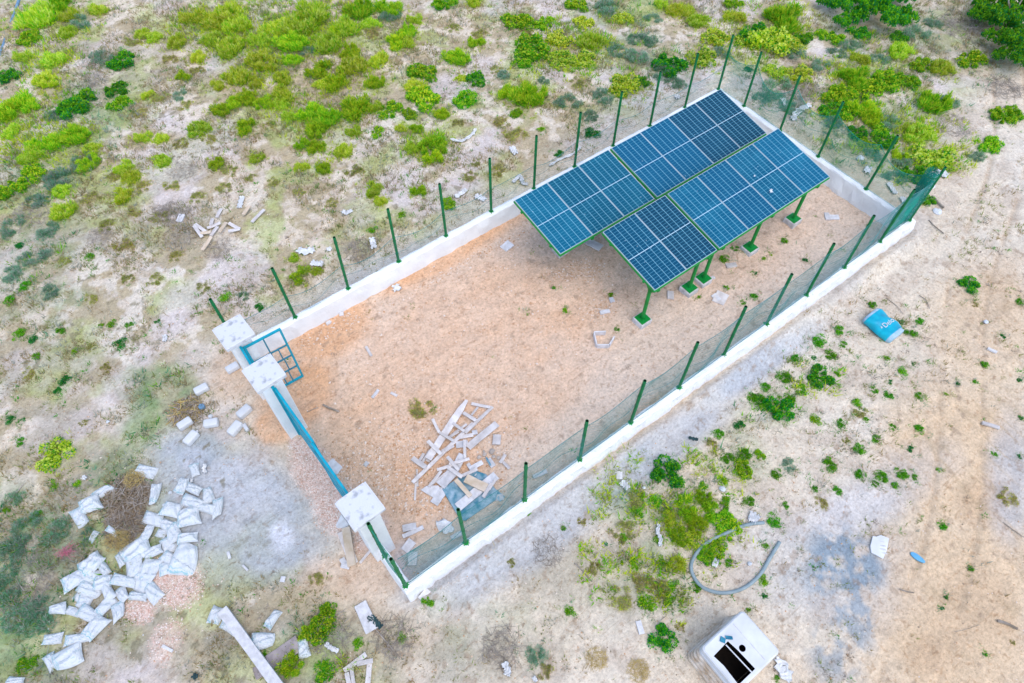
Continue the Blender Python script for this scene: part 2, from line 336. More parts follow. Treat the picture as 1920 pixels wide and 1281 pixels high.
def ground_mat():
    m, t, b = newmat('sandy_ground'); N = t.nodes.new; L = t.links.new
    b.inputs['Roughness'].default_value = .95; b.inputs['Specular IOR Level'].default_value = .1
    at = N('ShaderNodeVertexColor'); at.layer_name = 'soil'
    tc = N('ShaderNodeTexCoord')
    n = N('ShaderNodeTexNoise'); n.inputs['Scale'].default_value = 14; n.inputs['Detail'].default_value = 8; n.inputs['Roughness'].default_value = .7
    L(tc.outputs['Object'], n.inputs['Vector'])
    mr = N('ShaderNodeMapRange'); mr.inputs['From Min'].default_value = .3; mr.inputs['From Max'].default_value = .7
    mr.inputs['To Min'].default_value = .72; mr.inputs['To Max'].default_value = 1.2; L(n.outputs['Fac'], mr.inputs['Value'])
    vm = N('ShaderNodeVectorMath'); vm.operation = 'SCALE'; L(at.outputs[0], vm.inputs[0]); L(mr.outputs[0], vm.inputs['Scale'])
    nb = N('ShaderNodeTexNoise'); nb.inputs['Scale'].default_value = 7.5; nb.inputs['Detail'].default_value = 9; nb.inputs['Roughness'].default_value = .62; nb.inputs['Distortion'].default_value = .6
    L(tc.outputs['Object'], nb.inputs['Vector'])
    rb = N('ShaderNodeMapRange'); rb.inputs['From Min'].default_value = .55; rb.inputs['From Max'].default_value = .64; rb.inputs['To Min'].default_value = 0; rb.inputs['To Max'].default_value = .55
    L(nb.outputs['Fac'], rb.inputs['Value'])
    mxb = N('ShaderNodeMixRGB'); mxb.blend_type = 'MULTIPLY'; L(rb.outputs[0], mxb.inputs[0]); L(vm.outputs[0], mxb.inputs[1]); mxb.inputs[2].default_value = (.66, .55, .46, 1)
    last = mxb.outputs[0]
    for ang, sc in ((35, (2.2, 14, 1)), (-50, (3.0, 20, 1)), (85, (1.2, 9, 1))):
        mp = N('ShaderNodeMapping'); mp.inputs['Rotation'].default_value = (0, 0, math.radians(ang)); mp.inputs['Scale'].default_value = sc; L(tc.outputs['Object'], mp.inputs['Vector'])
        ns = N('ShaderNodeTexNoise'); ns.inputs['Scale'].default_value = 1; ns.inputs['Detail'].default_value = 5; ns.inputs['Distortion'].default_value = 1.2; L(mp.outputs[0], ns.inputs['Vector'])
        rs = N('ShaderNodeMapRange'); rs.inputs['From Min'].default_value = .64; rs.inputs['From Max'].default_value = .70; rs.inputs['To Min'].default_value = 0; rs.inputs['To Max'].default_value = .32; L(ns.outputs['Fac'], rs.inputs['Value'])
        ms = N('ShaderNodeMixRGB'); ms.blend_type = 'MULTIPLY'; L(rs.outputs[0], ms.inputs[0]); L(last, ms.inputs[1]); ms.inputs[2].default_value = (.60, .48, .38, 1); last = ms.outputs[0]
    nf = N('ShaderNodeTexNoise'); nf.inputs['Scale'].default_value = 30; nf.inputs['Detail'].default_value = 4; L(tc.outputs['Object'], nf.inputs['Vector'])
    rf = N('ShaderNodeMapRange'); rf.inputs['From Min'].default_value = .62; rf.inputs['From Max'].default_value = .68; rf.inputs['To Min'].default_value = 0; rf.inputs['To Max'].default_value = .6; L(nf.outputs['Fac'], rf.inputs['Value'])
    mf = N('ShaderNodeMixRGB'); mf.blend_type = 'MULTIPLY'; L(rf.outputs[0], mf.inputs[0]); L(last, mf.inputs[1]); mf.inputs[2].default_value = (.55, .48, .40, 1)
    L(mf.outputs[0], b.inputs['Base Color'])
    n2 = N('ShaderNodeTexNoise'); n2.inputs['Scale'].default_value = 22; n2.inputs['Detail'].default_value = 7; n2.inputs['Roughness'].default_value = .65
    L(tc.outputs['Object'], n2.inputs['Vector'])
    bp = N('ShaderNodeBump'); bp.inputs['Strength'].default_value = .7; bp.inputs['Distance'].default_value = .035
    L(n2.outputs['Fac'], bp.inputs['Height']); L(bp.outputs[0], b.inputs['Normal']); return m
def make_ground():
    X, Y, nx, ny = grid(-10, 30, -9, 29, STEP)
    Z = relief(X, Y)
    edge = np.minimum.reduce([X+10, 30-X, Y+9, 29-Y]); Z = Z*np.clip(edge/2, 0, 1)
    i = np.arange(nx-1)[None, :]+np.arange(ny-1)[:, None]*nx; i = i.ravel()
    F = np.stack([i, i+1, i+nx+1, i+nx], 1)
    V = np.stack([X, Y, Z], 1)
    # a wide skirt reaching far beyond the frame
    B = [(-10, -9), (30, -9), (30, 29), (-10, 29)]; O = [(-300, -300), (300, -300), (300, 300), (-300, 300)]
    n0 = len(V); V = np.vstack([V, [(x, y, 0) for x, y in B], [(x, y, 0) for x, y in O]])
    F = np.vstack([F, [(n0+4+k, n0+4+(k+1) % 4, n0+(k+1) % 4, n0+k) for k in range(4)]])
    me = np_mesh('ground', V, F, 4, ground_mat(), True)
    C = np.ones((len(V), 4), np.float32); C[:n0, :3] = albedo(X, Y); C[n0:, :3] = (.52, .43, .36)
    at = me.color_attributes.new('soil', 'FLOAT_COLOR', 'POINT'); at.data.foreach_set('color', C.ravel())
    o = bpy.data.objects.new('ground', me); COL.objects.link(o); tag(o, kind='structure')
make_ground()

# ------------------------------------------------------------------ low boundary walls
WT, L_, WD, HP = .55, 14.83, 7.18, 1.89
def wobbly_wall(name, a, b, t_in, t_out, label, rough=.012, mats=None, seed=0, slope=.0):
    """low wall from a to b; t_in / t_out = half widths to the left / right of the line a->b"""
    a = Vector((*a, 0)); b = Vector((*b, 0)); dd = (b-a); Ln = dd.length; dd.normalize(); nn = Vector((-dd.y, dd.x, 0))
    n = max(4, int(Ln/.12)); rows = []
    prof = [(t_in+.05, -.2), (t_in+.035, .12), (t_in+.01, .40), (t_in, WT-.03), (t_in-.03, WT), (0, WT+.004), (-t_out+.03, WT), (-t_out, WT-.03), (-t_out-.02, .3), (-t_out-.05, -.2)]
    vs = []
    for i in range(n+1):
        p = a+dd*(Ln*i/n)
        for k, (o, z) in enumerate(prof):
            q = p+nn*o; e = rough*(2 if k in (1, 8) else 1)
            j = (float(noise2(q.x*3+k, q.y*3, .5, 70+seed))-.5)*2*e
            vs.append((q.x+nn.x*j, q.y+nn.y*j, z+(j*.6 if z > .3 else 0)))
    m = len(prof)
    fs = [(i*m+k, i*m+k+1, (i+1)*m+k+1, (i+1)*m+k) for i in range(n) for k in range(m-1)]
    fs += [tuple(range(m)), tuple(range(n*m, n*m+m))[::-1]]
    w_ = MB().add(vs, fs); o = w_.build(name, mats or M['plaster'], smooth=False)
    return tag(o, label, 'wall', 'low boundary walls')
FX = lambda y: -1.40-.033*y           # line of the entrance side
wobbly_wall('boundary_wall', (FX(0)-.1, 0), (L_+.10, 0), .10, .09, 'long low white rough wall on the near side, with netting inside it', .02, M['rough_plaster'], 1)
wobbly_wall('boundary_wall', (FX(WD)-.1, WD), (L_+.10, WD), .10, .10, 'long low white smooth wall on the far side, beyond the solar panels', .012, None, 2)
wobbly_wall('boundary_wall', (L_, .102), (L_, WD-.102), .11, .11, 'low white wall across the right end of the enclosure', .014, None, 3)
wobbly_wall('boundary_wall', (FX(.102), .102), (FX(1.0), .98), .07, .07, 'short low wall piece between the nearest pillar and the front corner', .01, None, 4)
wobbly_wall('boundary_wall', (FX(6.42), 6.42), (FX(7.08), 7.078), .1, .1, 'short low wall piece behind the farthest pillar cap', .01, None, 5)

# ------------------------------------------------------------------ gate pillars
def pillar(cx, cy, label, s=.45, cap=.66, h=2.30):
    t = empty('gate_pillar', (cx, cy, 0), math.radians(3)); tag(t, label, 'pillar', 'white gate pillars')
    MB().box((0, 0, h/2-.1), (s, s, h+.2)).build('shaft', M['plaster'], t, bevel=.012)
    c = MB(); n = 8; vs = []                      # cap: slab with slightly uneven rim and a lifted edge
    c.box((0, 0, h+.05), (cap, cap, .10), jit=.006)
    c.build('cap', M['concrete'], t, bevel=.012)
    r = MB()
    for sx in (-1, 1):
        r.box((sx*(cap/2-.012), 0, h+.106), (.022, cap-.03, .012), jit=.002)
    r.box((0, cap/2-.012, h+.106), (cap-.08, .022, .012), jit=.002)
    r.build('cap_rim', M['concrete'], t)
    return t
pillar(-1.40, 1.20, 'nearest of the three white gate pillars, stained square cap, right of the blue double gate')
pillar(-1.55, 4.83, 'middle white gate pillar with square cap between small gate and double gate')
pillar(-1.62, 6.14, 'farthest white gate pillar, cap with diagonal trowel marks, by the wall corner')

# ------------------------------------------------------------------ gates
def bar(mb, a, b, t=.04, mi=0):
    a, b = Vector(a), Vector(b); d_ = b-a; ln = d_.length; q = d_.to_track_quat('X', 'Z'); Mx = Matrix.Translation((a+b)/2) @ q.to_matrix().to_4x4()
    vs = [Mx @ Vector((x*ln/2, y*t/2, z*t/2)) for z in (-1, 1) for x, y in ((-1, -1), (1, -1), (1, 1), (-1, 1))]
    mb.add(vs, [(3, 2, 1, 0), (4, 5, 6, 7), (0, 1, 5, 4), (1, 2, 6, 5), (2, 3, 7, 6), (3, 0, 4, 7)], mi)
g = empty('wicket_gate', (-1.60, 5.86, 0), math.radians(-1)); tag(g, 'small open blue wicket gate leaf of framed bars standing between two pillars', 'gate')
f = MB()
bar(f, (0, 0, .12), (0, 0, 2.12), .06); bar(f, (.82, 0, .12), (.82, 0, 2.12), .045)
bar(f, (.03, 0, 2.10), (.80, 0, 2.10), .045); bar(f, (.03, 0, .14), (.80, 0, .14), .045)
f.build('frame', M['blue'], g)
b_ = MB(); bar(b_, (.42, 0, .16), (.42, 0, 2.08), .03)
for z in (.62, 1.08, 1.50): bar(b_, (.03, .0, z), (.80, 0, z), .03)
for x, z0, z1 in ((.60, 1.08, 1.5), (.62, .62, 1.08), (.2, .62, 1.08), (.58, .14, .62)): bar(b_, (x, 0, z0), (x, 0, z1), .026)
b_.build('bars', M['blue_dull'], g)
p_ = MB(); bar(p_, (-.06, -.02, 0), (-.06, -.02, 2.2), .05); bar(p_, (-.06, -.05, 2.17), (-.06, -.95, 2.17), .05); p_.build('gate_surround', M['blue'], g)
g = empty('double_gate', (FX(3), 3.0, 0), 0); tag(g, 'closed blue sheet metal double gate seen edge on between nearest and middle pillars', 'gate')
y0, y1 = 1.42-3, 4.56-3; ym = (y0+y1)/2
for (a_, c_, s_) in ((y0+.02, ym-.02, 0), (ym+.02, y1-.02, 1)):
    xo = .03*s_
    xa, xb = FX(3+a_)-FX(3)+xo, FX(3+c_)-FX(3)+xo
    l = MB(); bar(l, (xa, a_, .1), (xa, a_, 2.12), .05); bar(l, (xb, c_, .1), (xb, c_, 2.12), .05)
    for z in (.12, .75, 1.4, 2.10): bar(l, (xa, a_+.025, z), (xb, c_-.025, z), .05)
    lf = l.build('leaf', M['blue'], g)
    s2 = MB(); vs = []
    s2.add([(xa-.010, a_+.02, .14), (xb-.010, c_-.02, .14), (xb-.010, c_-.02, 2.08), (xa-.010, a_+.02, 2.08),
            (xa-.014, a_+.02, .14), (xb-.014, c_-.02, .14), (xb-.014, c_-.02, 2.08), (xa-.014, a_+.02, 2.08)],
           [(0, 1, 2, 3), (7, 6, 5, 4), (0, 4, 5, 1), (2, 6, 7, 3), (1, 5, 6, 2), (0, 3, 7, 4)])
    s2.build('sheet', M['blue'], lf)
p_ = MB()
for yy in (y0-.06, y1+.02): bar(p_, (FX(3+yy)-FX(3), yy, 0), (FX(3+yy)-FX(3), yy, 2.2), .06)
p_.build('gate_post', M['blue'], g)

# ------------------------------------------------------------------ wire fences on the walls
def hollow_post(h, r=.036, n=12):
    mb = MB(); vs = []; ri = r*.78
    for (rr, z) in ((r, 0), (r, h), (ri, h), (ri, h-.16)):
        vs += [(rr*math.cos(2*math.pi*k/n), rr*math.sin(2*math.pi*k/n), z) for k in range(n)]
    for L in range(3):
        mi = 1 if L == 2 else 0
        mb.add([], []); base = 0
        mb.f += [(L*n+k, L*n+(k+1) % n, (L+1)*n+(k+1) % n, (L+1)*n+k) for k in range(n)]; mb.m += [mi]*n
    mb.v += vs; mb.f += [tuple(range(3*n, 4*n))]; mb.m += [1]
    for k in range(4):                                # small wire clamps
        z = .3+k*(h-.5)/3; mb.tube([(0, 0, z), (0, 0, z+.018)], r+.006, 10)
    return mb.mesh('post', [M['green2'], M['hole']], smooth=False)
POST = hollow_post(HP); POST_S = hollow_post(HP)
def splash_mesh(seed):
    r_ = random.Random(seed); n = 22; vs = []; fs = []
    rad = [(.055+.05*r_.random()) if k % 2 else (.045+.02*r_.random()) for k in range(n)]
    for z, s in ((0, 1.0), (.006, .9)):
        vs += [(rad[k]*s*math.cos(2*math.pi*k/n), rad[k]*s*math.sin(2*math.pi*k/n), z) for k in range(n)]
    fs = [(k, (k+1) % n, n+(k+1) % n, n+k) for k in range(n)]+[tuple(range(n, 2*n))]
    return MB().add(vs, fs).mesh('paint_splash', M['green'])
SPL = [splash_mesh(s) for s in range(4)]
def post(parent, x, y, k, tilt=(0, 0)):
    o = inst('post', POST, (x, y, WT), (tilt[0], tilt[1], k*.7), 1.0, parent)
    inst('paint_splash', SPL[k % 4], (0, 0, .006), (0, 0, k), 1.0, o); return o
def netting(parent, A, B, zb, ztop, pitch, r, mt, bulge=.05, dens_segs=8, name='netting', extra=None):
    A = Vector((*A, 0)); B = Vector((*B, 0)); d_ = B-A; Ln = d_.length; d_.normalize(); nn = Vector((-d_.y, d_.x, 0))
    V = []; F = []
    H = max(ztop(s) for s in np.linspace(0, Ln, 60))-zb(0)
    def P(s, v):                       # v in 0..1
        z0 = zb(s); z1 = ztop(s); z = z0+(z1-z0)*v
        o = bulge*math.sin(math.pi*v)*(math.sin(s*2.1+1)*.6+math.sin(s*5.3)*.4)
        q = A+d_*s+nn*o; return (q.x, q.y, z)
    starts = np.arange(-H, Ln, pitch)
    for sgn in (1, -1):
        for s0 in starts:
            pts = []
            for k in range(dens_segs+1):
                v = k/dens_segs; s = s0+H*v if sgn > 0 else s0+H*(1-v)
                if -.001 <= s <= Ln+.001: pts.append(P(s+.006*math.sin(v*40+s0*9), v))
            if len(pts) < 2: continue
            n0 = len(V)
            for p in pts:
                for k in range(3):
                    a_ = 2.094*k; V.append((p[0]+d_.x*r*math.cos(a_), p[1]+d_.y*r*math.cos(a_)+nn.y*r*math.sin(a_)*.5, p[2]+r*math.sin(a_)))
            for i in range(len(pts)-1):
                for k in range(3): F.append((n0+i*3+k, n0+i*3+(k+1) % 3, n0+i*3+3+(k+1) % 3, n0+i*3+3+k))
    me = np_mesh(name, V, F, 4, mt); o = bpy.data.objects.new(name, me); COL.objects.link(o); o.parent = parent
    tw = MB()                          # tension wires
    for v in (0.0, .5, 1.0):
        tw.tube([P(s, v) for s in np.linspace(0, Ln, 90)], .006 if v != .5 else .004, 5)
    tw.build('tension_wire', mt, parent); return o
def sag(first, sp, base, amt, seed):
    def fn(s):
        u = (s-first)/sp; fr = u-math.floor(u); k = int(math.floor(u))
        a = amt*(.5+1.0*float(TAB[(k+seed) % 256, seed])); return base-a*4*fr*(1-fr)-.04*math.sin(s*3.3+seed)
    return fn
# near side
fn_ = empty('wire_fence', (0, 0, 0)); tag(fn_, 'green post and netting fence on the near long wall, netting almost full height', 'fence', 'wire fences')
xs = [i*1.5 for i in range(10)]
for k, x in enumerate(xs): post(fn_, x, .045, k, (rnd.uniform(-.015, .015), rnd.uniform(-.02, .02)))
post(fn_, L_-.02, .045, 3)
netting(fn_, (-1.35, .05), (L_, .05), lambda s: WT+.02, sag(1.35, 1.5, WT+1.60, .10, 5), .062, .0026, M['net'], .10)
# far side
ff = empty('wire_fence', (0, 0, 0)); tag(ff, 'green post fence on the far long wall with low slack netting', 'fence', 'wire fences')
for k in range(11): post(ff, -.17+k*1.5, WD+.02, k+2, (rnd.uniform(-.02, .02), rnd.uniform(-.02, .02)))
post(ff, -1.66, WD+.03, 2)
netting(ff, (-1.6, WD+.05), (L_, WD+.05), lambda s: WT-.02, sag(1.43, 1.5, WT+.85, .16, 9), .085, .0015, M['net'], .14)
# right end
fe = empty('wire_fence', (0, 0, 0)); tag(fe, 'green post fence on the right end wall with sagging teal netting', 'fence', 'wire fences')
for k, y in enumerate((6.124, 4.669, 3.214, 1.517)): post(fe, L_+.02, y, k+1, (rnd.uniform(-.02, .02), rnd.uniform(-.02, .02)))
netting(fe, (L_+.05, WD), (L_+.05, .1), lambda s: WT, sag(1.06, 1.455, WT+1.45, .34, 3), .048, .0036, M['net_end'], .22)
# front corner piece
fc = empty('wire_fence', (0, 0, 0)); tag(fc, 'short piece of green netting and two posts beside the nearest pillar', 'fence', 'wire fences')
post(fc, FX(.09)-.02, .05, 1, (0, -.02)); post(fc, FX(.80)-.02, .80, 2)
netting(fc, (FX(.05)-.03, .05), (FX(.95)-.03, .95), lambda s: WT, lambda s: WT+1.70-.12*math.sin(s*3.1), .035, .0045, M['net_end'], .06)
# roll of netting left at the corner
rl = MB(); V = []; 
ro = empty('netting_roll', (L_-.13, .20, WT), 0); ro.rotation_euler = (0, 0, 0)
tag(ro, 'thick upright roll of teal netting leaning on the corner post', 'netting roll')
for lay in range(4):
    R0 = .16-.03*lay
    for sgn in (1, -1):
        for k in range(13):
            a0 = 2*math.pi*k/13+lay*.2
            pts = [(R0*math.cos(a0+sgn*v*7)*(1+.1*math.sin(v*9)), R0*math.sin(a0+sgn*v*7), v*1.72) for v in np.linspace(0, 1, 34)]
            rl.tube(pts, .0045, 3, cap=False)
rl.build('wire_roll', M['net_end'], ro)
rl = MB()
for z in (.1, .85, 1.6): rl.tube([(.17*math.cos(a), .17*math.sin(a), z) for a in np.linspace(0, 6.283, 20)], .008, 5)
rl.build('tie', M['green2'], ro)
# slack length of net between the last near post and the corner
netting(ro, (-1.1, -.10), (0, -.10), lambda s: 0, lambda s: 1.5-.3*math.sin(s*2.8), .035, .0040, M['net_end'], .08, name='loose_end')

# ------------------------------------------------------------------ solar tables
ZH, ZL = 2.0, 1.66
def solar_table(x0, cols, yh, yl, posts, matf, label, post_y, footz=.16, pitch=1.045):
    ang = math.atan2(ZH-ZL, yh-yl); Ls = math.hypot(yh-yl, ZH-ZL); cy = (yh+yl)/2; cz = (ZH+ZL)/2
    W_ = cols*pitch
    t = empty('solar_table', (x0+W_/2, cy, 0)); tag(t, label, 'solar table', 'solar tables inside the enclosure')
    zy = lambda y: ZL+(y-yl)*(ZH-ZL)/(yh-yl)
    for k in range(cols):
        px = -W_/2+(k+.5)*pitch; mw, ml = pitch-.012, Ls-.01
        # glass
        me = bpy.data.meshes.new('solar_panel'); hw, hl = mw/2-.009, ml/2-.009
        me.from_pydata([(-hw, -hl, .016), (hw, -hl, .016), (hw, hl, .016), (-hw, hl, .016), (-hw, -hl, -.01), (hw, -hl, -.01), (hw, hl, -.01), (-hw, hl, -.01)], [],
                       [(0, 1, 2, 3), (7, 6, 5, 4), (0, 4, 5, 1), (1, 5, 6, 2), (2, 6, 7, 3), (3, 7, 4, 0)])
        uv = me.uv_layers.new(name='UVMap'); q = [(0, 0), (1, 0), (1, 1), (0, 1)]
        for i in range(4): uv.data[i].uv = q[i]
        for i in range(4, 24): uv.data[i].uv = (.04, .02)
        me.materials.append(matf(k))
        p = inst('solar_panel', me, (px, 0, cz), (ang, 0, 0), 1.0, t)
        fr = MB(); 
        for sx in (-1, 1): fr.box((sx*(mw/2-.0045), 0, 0), (.009, ml, .04))
        for sy in (-1, 1): fr.box((0, sy*(ml/2-.0045), 0), (mw-.018, .009, .04))
        fr.build('frame', M['alu'], p)
    # rails and beams
    for nm, yy in (('rail', yl+.35), ('rail', yh-.35)):
        r = MB(); r.box((0, yy-cy, zy(yy)-.052), (W_+.10, .05, .05)); r.build('rail', M['green'], t)
    for sgn, yy in ((-1, yl), (1, yh)):
        r = MB(); r.box((0, yy-cy+.0*sgn, zy(yy)-.045), (W_+.02, .03, .04), roll=ang); r.build('edge_rail', M['green'], t)
    for sx in (-1, 1):
        r = MB(); r.box((sx*(W_/2+.0), 0, cz-.046), (.03, Ls-.03, .04), roll=ang); r.build('edge_rail', M['green'], t)
    for x in posts:
        lx = x-(x0+W_/2)
        bm_ = MB(); ln = Ls+.04; bm_.box((lx, 0, cz-.115), (.07, ln, .07), roll=ang); bm_.build('beam', M['green'], t)
        top = zy(post_y)-.15; ly = post_y-cy
        pp = MB(); pp.tube([(lx, ly, footz+.01), (lx, ly, top)], .048, 14)
        pp.add([(lx-.01, ly-.05, top-.28), (lx+.01, ly-.05, top-.28), (lx+.01, ly-.26, top-.02), (lx-.01, ly-.26, top-.02), (lx-.01, ly-.05, top-.0), (lx+.01, ly-.05, top-.0)],
               [(0, 1, 2, 3), (3, 2, 5, 4), (0, 3, 4), (1, 5, 2), (0, 4, 5, 1)])
        pp.add([(lx-.01, ly+.05, top-.28), (lx+.01, ly+.05, top-.28), (lx+.01, ly+.26, top+.03), (lx-.01, ly+.26, top+.03), (lx-.01, ly+.05, top-.0), (lx+.01, ly+.05, top-.0)],
               [(0, 1, 2, 3), (3, 2, 5, 4), (0, 3, 4), (1, 5, 2), (0, 4, 5, 1)])
        po = pp.build('post', M['green'], t)
        MB().box((lx, ly, footz+.010), (.30, .30, .016)).build('base_plate', M['green'], po)
        MB().box((lx, ly, footz/2-.1), (.36, .36, footz+.2), jit=.008).build('footing', M['footing'], po, bevel=.02)
pm = lambda *a: (lambda k: SM[a[k % len(a)]])
solar_table(5.70, 3, 5.98, 4.12, (6.75, 8.3), pm(0, 0, 0), 'back left solar table of three teal tinted panels, nearest the far wall', 5.25)
solar_table(8.93, 4, 5.98, 4.12, (9.4, 11.2, 12.75), pm(2, 2, 1, 1), 'back right solar table of four panels, the darkest ones at its right', 5.25)
solar_table(6.76, 2, 3.84, 1.93, (6.92, 8.60), pm(2, 1), 'front left solar table of two deep blue panels with the foremost green post', 2.17)
solar_table(8.93, 4, 3.84, 1.93, (9.12, 10.93, 12.72), pm(3, 2, 3, 3), 'front right solar table of four dusty bright blue panels', 2.17)
def smear(px, py, z, r, seed, label):
    r_ = random.Random(seed); n = 24; p = un(px, py, z); vs = []
    for k in range(n):
        a = 2*math.pi*k/n; q = r*(.5+.9*r_.random()); vs.append((q*math.cos(a), q*math.sin(a)*.6, 0))
    vs2 = [(x*.7, y*.7, .004) for x, y, _ in vs]
    o = MB().add(vs+vs2, [(k, (k+1) % n, n+(k+1) % n, n+k) for k in range(n)]+[tuple(range(n, 2*n))]).build('bird_dropping', M['plastic'], loc=p, rot=(.18, 0, .5))
    tag(o, label, 'bird dropping')
smear(1446, 358, 1.862, .07, 1, 'white splat in the middle of the dusty front right solar table')
smear(1415, 330, 1.955, .035, 5, 'small white fleck on the front right solar table above the big splat')

# ------------------------------------------------------------------ white tank, barrel, hose
tk = empty('water_tank', (2.80, -4.66, 0)); tag(tk, 'cut open white plastic tank with black rectangular opening and round hole, bottom right', 'tank')
TX, TY, TH = 1.10, .90, .95
wl = MB()
wl.box((0, 0, TH*.5-.05), (TX-.10, TY-.10, TH-.15))
body = MB()
def rrect(hx, hy, r, z, n=5):
    o = []
    for cx, cy, a0 in ((hx-r, hy-r, 0), (-hx+r, hy-r, 90), (-hx+r, -hy+r, 180), (hx-r, -hy+r, 270)):
        o += [(cx+r*math.cos(math.radians(a0+90*k/n)), cy+r*math.sin(math.radians(a0+90*k/n)), z) for k in range(n+1)]
    return o
rings = [(TX/2+.02, TY/2+.02, .10, -.1)]
for k in range(5):
    z = .08+k*.15; o_ = .08-.016*k; rings += [(TX/2+o_, TY/2+o_, .12, z), (TX/2+o_, TY/2+o_, .12, z+.07), (TX/2-.03+o_*.5, TY/2-.03+o_*.5, .11, z+.085), (TX/2-.03+o_*.5, TY/2-.03+o_*.5, .11, z+.13)]
rings += [(TX/2+.01, TY/2+.01, .07, TH-.09), (TX/2, TY/2, .07, TH-.02), (TX/2-.025, TY/2-.025, .06, TH)]
vs = []; m_ = 24
for r in rings: vs += rrect(*r)
fs = [(i*m_+k, i*m_+(k+1) % m_, (i+1)*m_+(k+1) % m_, (i+1)*m_+k) for i in range(len(rings)-1) for k in range(m_)]
body.add(vs, fs); body.m = [1 if f[0]//m_ < 17 else 0 for f in body.f]
bo = body.build('tank_body', [M['plastic'], M['rust']], tk, smooth=False)
# top deck with the two openings cut through it
hx, hy = TX/2-.025, TY/2-.025
ox0, ox1, oy0, oy1 = -.46, -.05, -.37, .22           # rectangular opening (local)
hc, hr = (.04, .0), .062
def deck():
    bm = bmesh.new(); o = [bm.verts.new(v) for v in rrect(hx, hy, .06, TH)]
    inner = [bm.verts.new((x, y, TH)) for x, y in ((ox0, oy0), (ox0+.02, .0), (ox0-.01, oy1), (ox1-.03, oy1+.02), (ox1, .02), (ox1+.02, oy0))]
    circ = [bm.verts.new((hc[0]+hr*math.cos(2*math.pi*k/16), hc[1]+hr*math.sin(2*math.pi*k/16), TH)) for k in range(16)]
    ed = []
    for ring in (o, inner, circ):
        for i in range(len(ring)): ed.append(bm.edges.new((ring[i], ring[(i+1) % len(ring)])))
    bmesh.ops.triangle_fill(bm, use_beauty=True, use_dissolve=False, edges=ed)
    for fc_ in list(bm.faces):
        c = fc_.calc_center_median()
        if (ox0+.005 < c.x < ox1-.005 and oy0 < c.y < oy1) or (c.x-hc[0])**2+(c.y-hc[1])**2 < (hr*.9)**2: bm.faces.remove(fc_)
    bmesh.ops.recalc_face_normals(bm, faces=bm.faces)
    me = bpy.data.meshes.new('tank_top'); bm.to_mesh(me); bm.free(); me.materials.append(M['plastic']); return me
dk = inst('tank_top', deck(), (0, 0, 0), parent=tk)
MB().box((-.14, -.08, TH+.001), (.020, .60, .012), rz=math.radians(3)).build('divider_strip', M['plastic'], tk)
MB().box((.22, .0, TH+.004), (.012, TY-.14, .010)).build('seam', M['block'], tk)
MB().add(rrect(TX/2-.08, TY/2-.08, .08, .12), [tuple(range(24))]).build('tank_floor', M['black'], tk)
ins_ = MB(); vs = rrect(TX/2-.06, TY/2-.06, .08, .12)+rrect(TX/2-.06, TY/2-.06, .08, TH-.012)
ins_.add(vs, [(k, (k+1) % 24, 24+(k+1) % 24, 24+k) for k in range(24)]).build('tank_inner_wall', M['black'], tk)  # tank's inner wall, painted dark for the shade inside
M['tealrag'] = mat('teal_cloth', (.01, .12, .20), (.04, .24, .34), 20, .8)
MB().box((-.14, .31, TH+.012), (.09, .10, .02), rz=.5, jit=.012).build('label_patch', M['tealrag'], tk)
MB().box((-.02, .27, TH+.012), (.05, .12, .02), rz=.8, jit=.012).build('label_patch', M['tealrag'], tk)
MB().box((-.32, .0, .20), (.10, .22, .10), rz=.4, jit=.03).build('residue', mat('rusty_residue', (.30, .10, .02), (.10, .04, .01), 9), tk)

def text_mesh(body_, size, ext=.0):
    cu = bpy.data.curves.new('t', 'FONT'); cu.body = body_; cu.size = size; cu.extrude = .001; cu.align_x = 'CENTER'; cu.align_y = 'CENTER'
    o = bpy.data.objects.new('t', cu); COL.objects.link(o); dg = bpy.context.evaluated_depsgraph_get()
    me = bpy.data.meshes.new_from_object(o.evaluated_get(dg)); bpy.data.objects.remove(o); bpy.data.curves.remove(cu); return me
M['barrel'] = mat('blue_barrel_plastic', (.001, .27, .42), (.003, .44, .56), 4, .4, .25, 12, contrast=(.3, .7))
M['barrel_end'] = mat('barrel_faded_edge', (.25, .42, .52), (.40, .50, .60), 8, .6, .3, 20)
bl = empty('plastic_barrel', G(1652, 616), 0)
bv = un(1687, 622)-un(1638, 583); bl.rotation_euler = (0, 0, math.atan2(bv[1], bv[0]))
tag(bl, 'crumpled bright blue plastic barrel lying on its side on the sand', 'barrel')
nb, na = 26, 30; vs = []; BL, BW, BH = .84, .31, .145
for i in range(nb+1):
    u = i/nb; x = (u-.5)*BL; e = min(1, .86+.14*math.sin(math.pi*min(1, u*8)/2) if u < .125 else (.86+.14*math.sin(math.pi*min(1, (1-u)*8)/2) if u > .875 else 1))
    for k in range(na):
        a = 2*math.pi*k/na; cr_ = 1+.09*math.sin(3*a+u*7)*math.sin(u*5)+.05*math.sin(11*u+2*a)-.10*math.exp(-((u-.62)**2+(a-2.3)**2*.05)*60)
        rb = 1+.02*(1 if abs(u-.33) < .03 or abs(u-.67) < .03 else 0)
        sc = abs(math.cos(a))**.75*math.copysign(1, math.cos(a)); sz = abs(math.sin(a))**.75*math.copysign(1, math.sin(a))
        vs.append((x, BW*e*rb*cr_*sc, BH+BH*e*rb*cr_*sz-.02))
fs = [(i*na+k, i*na+(k+1) % na, (i+1)*na+(k+1) % na, (i+1)*na+k) for i in range(nb) for k in range(na)]
fs += [tuple(range(na)), tuple(range(nb*na, nb*na+na))]
bb = MB().add(vs, fs); bb.m = [1 if (f[0]//na < 2 or f[0]//na > nb-4 or len(f) > 4) else 0 for f in bb.f]
bb.build('barrel_body', [M['barrel'], M['barrel_end']], bl, smooth=True)
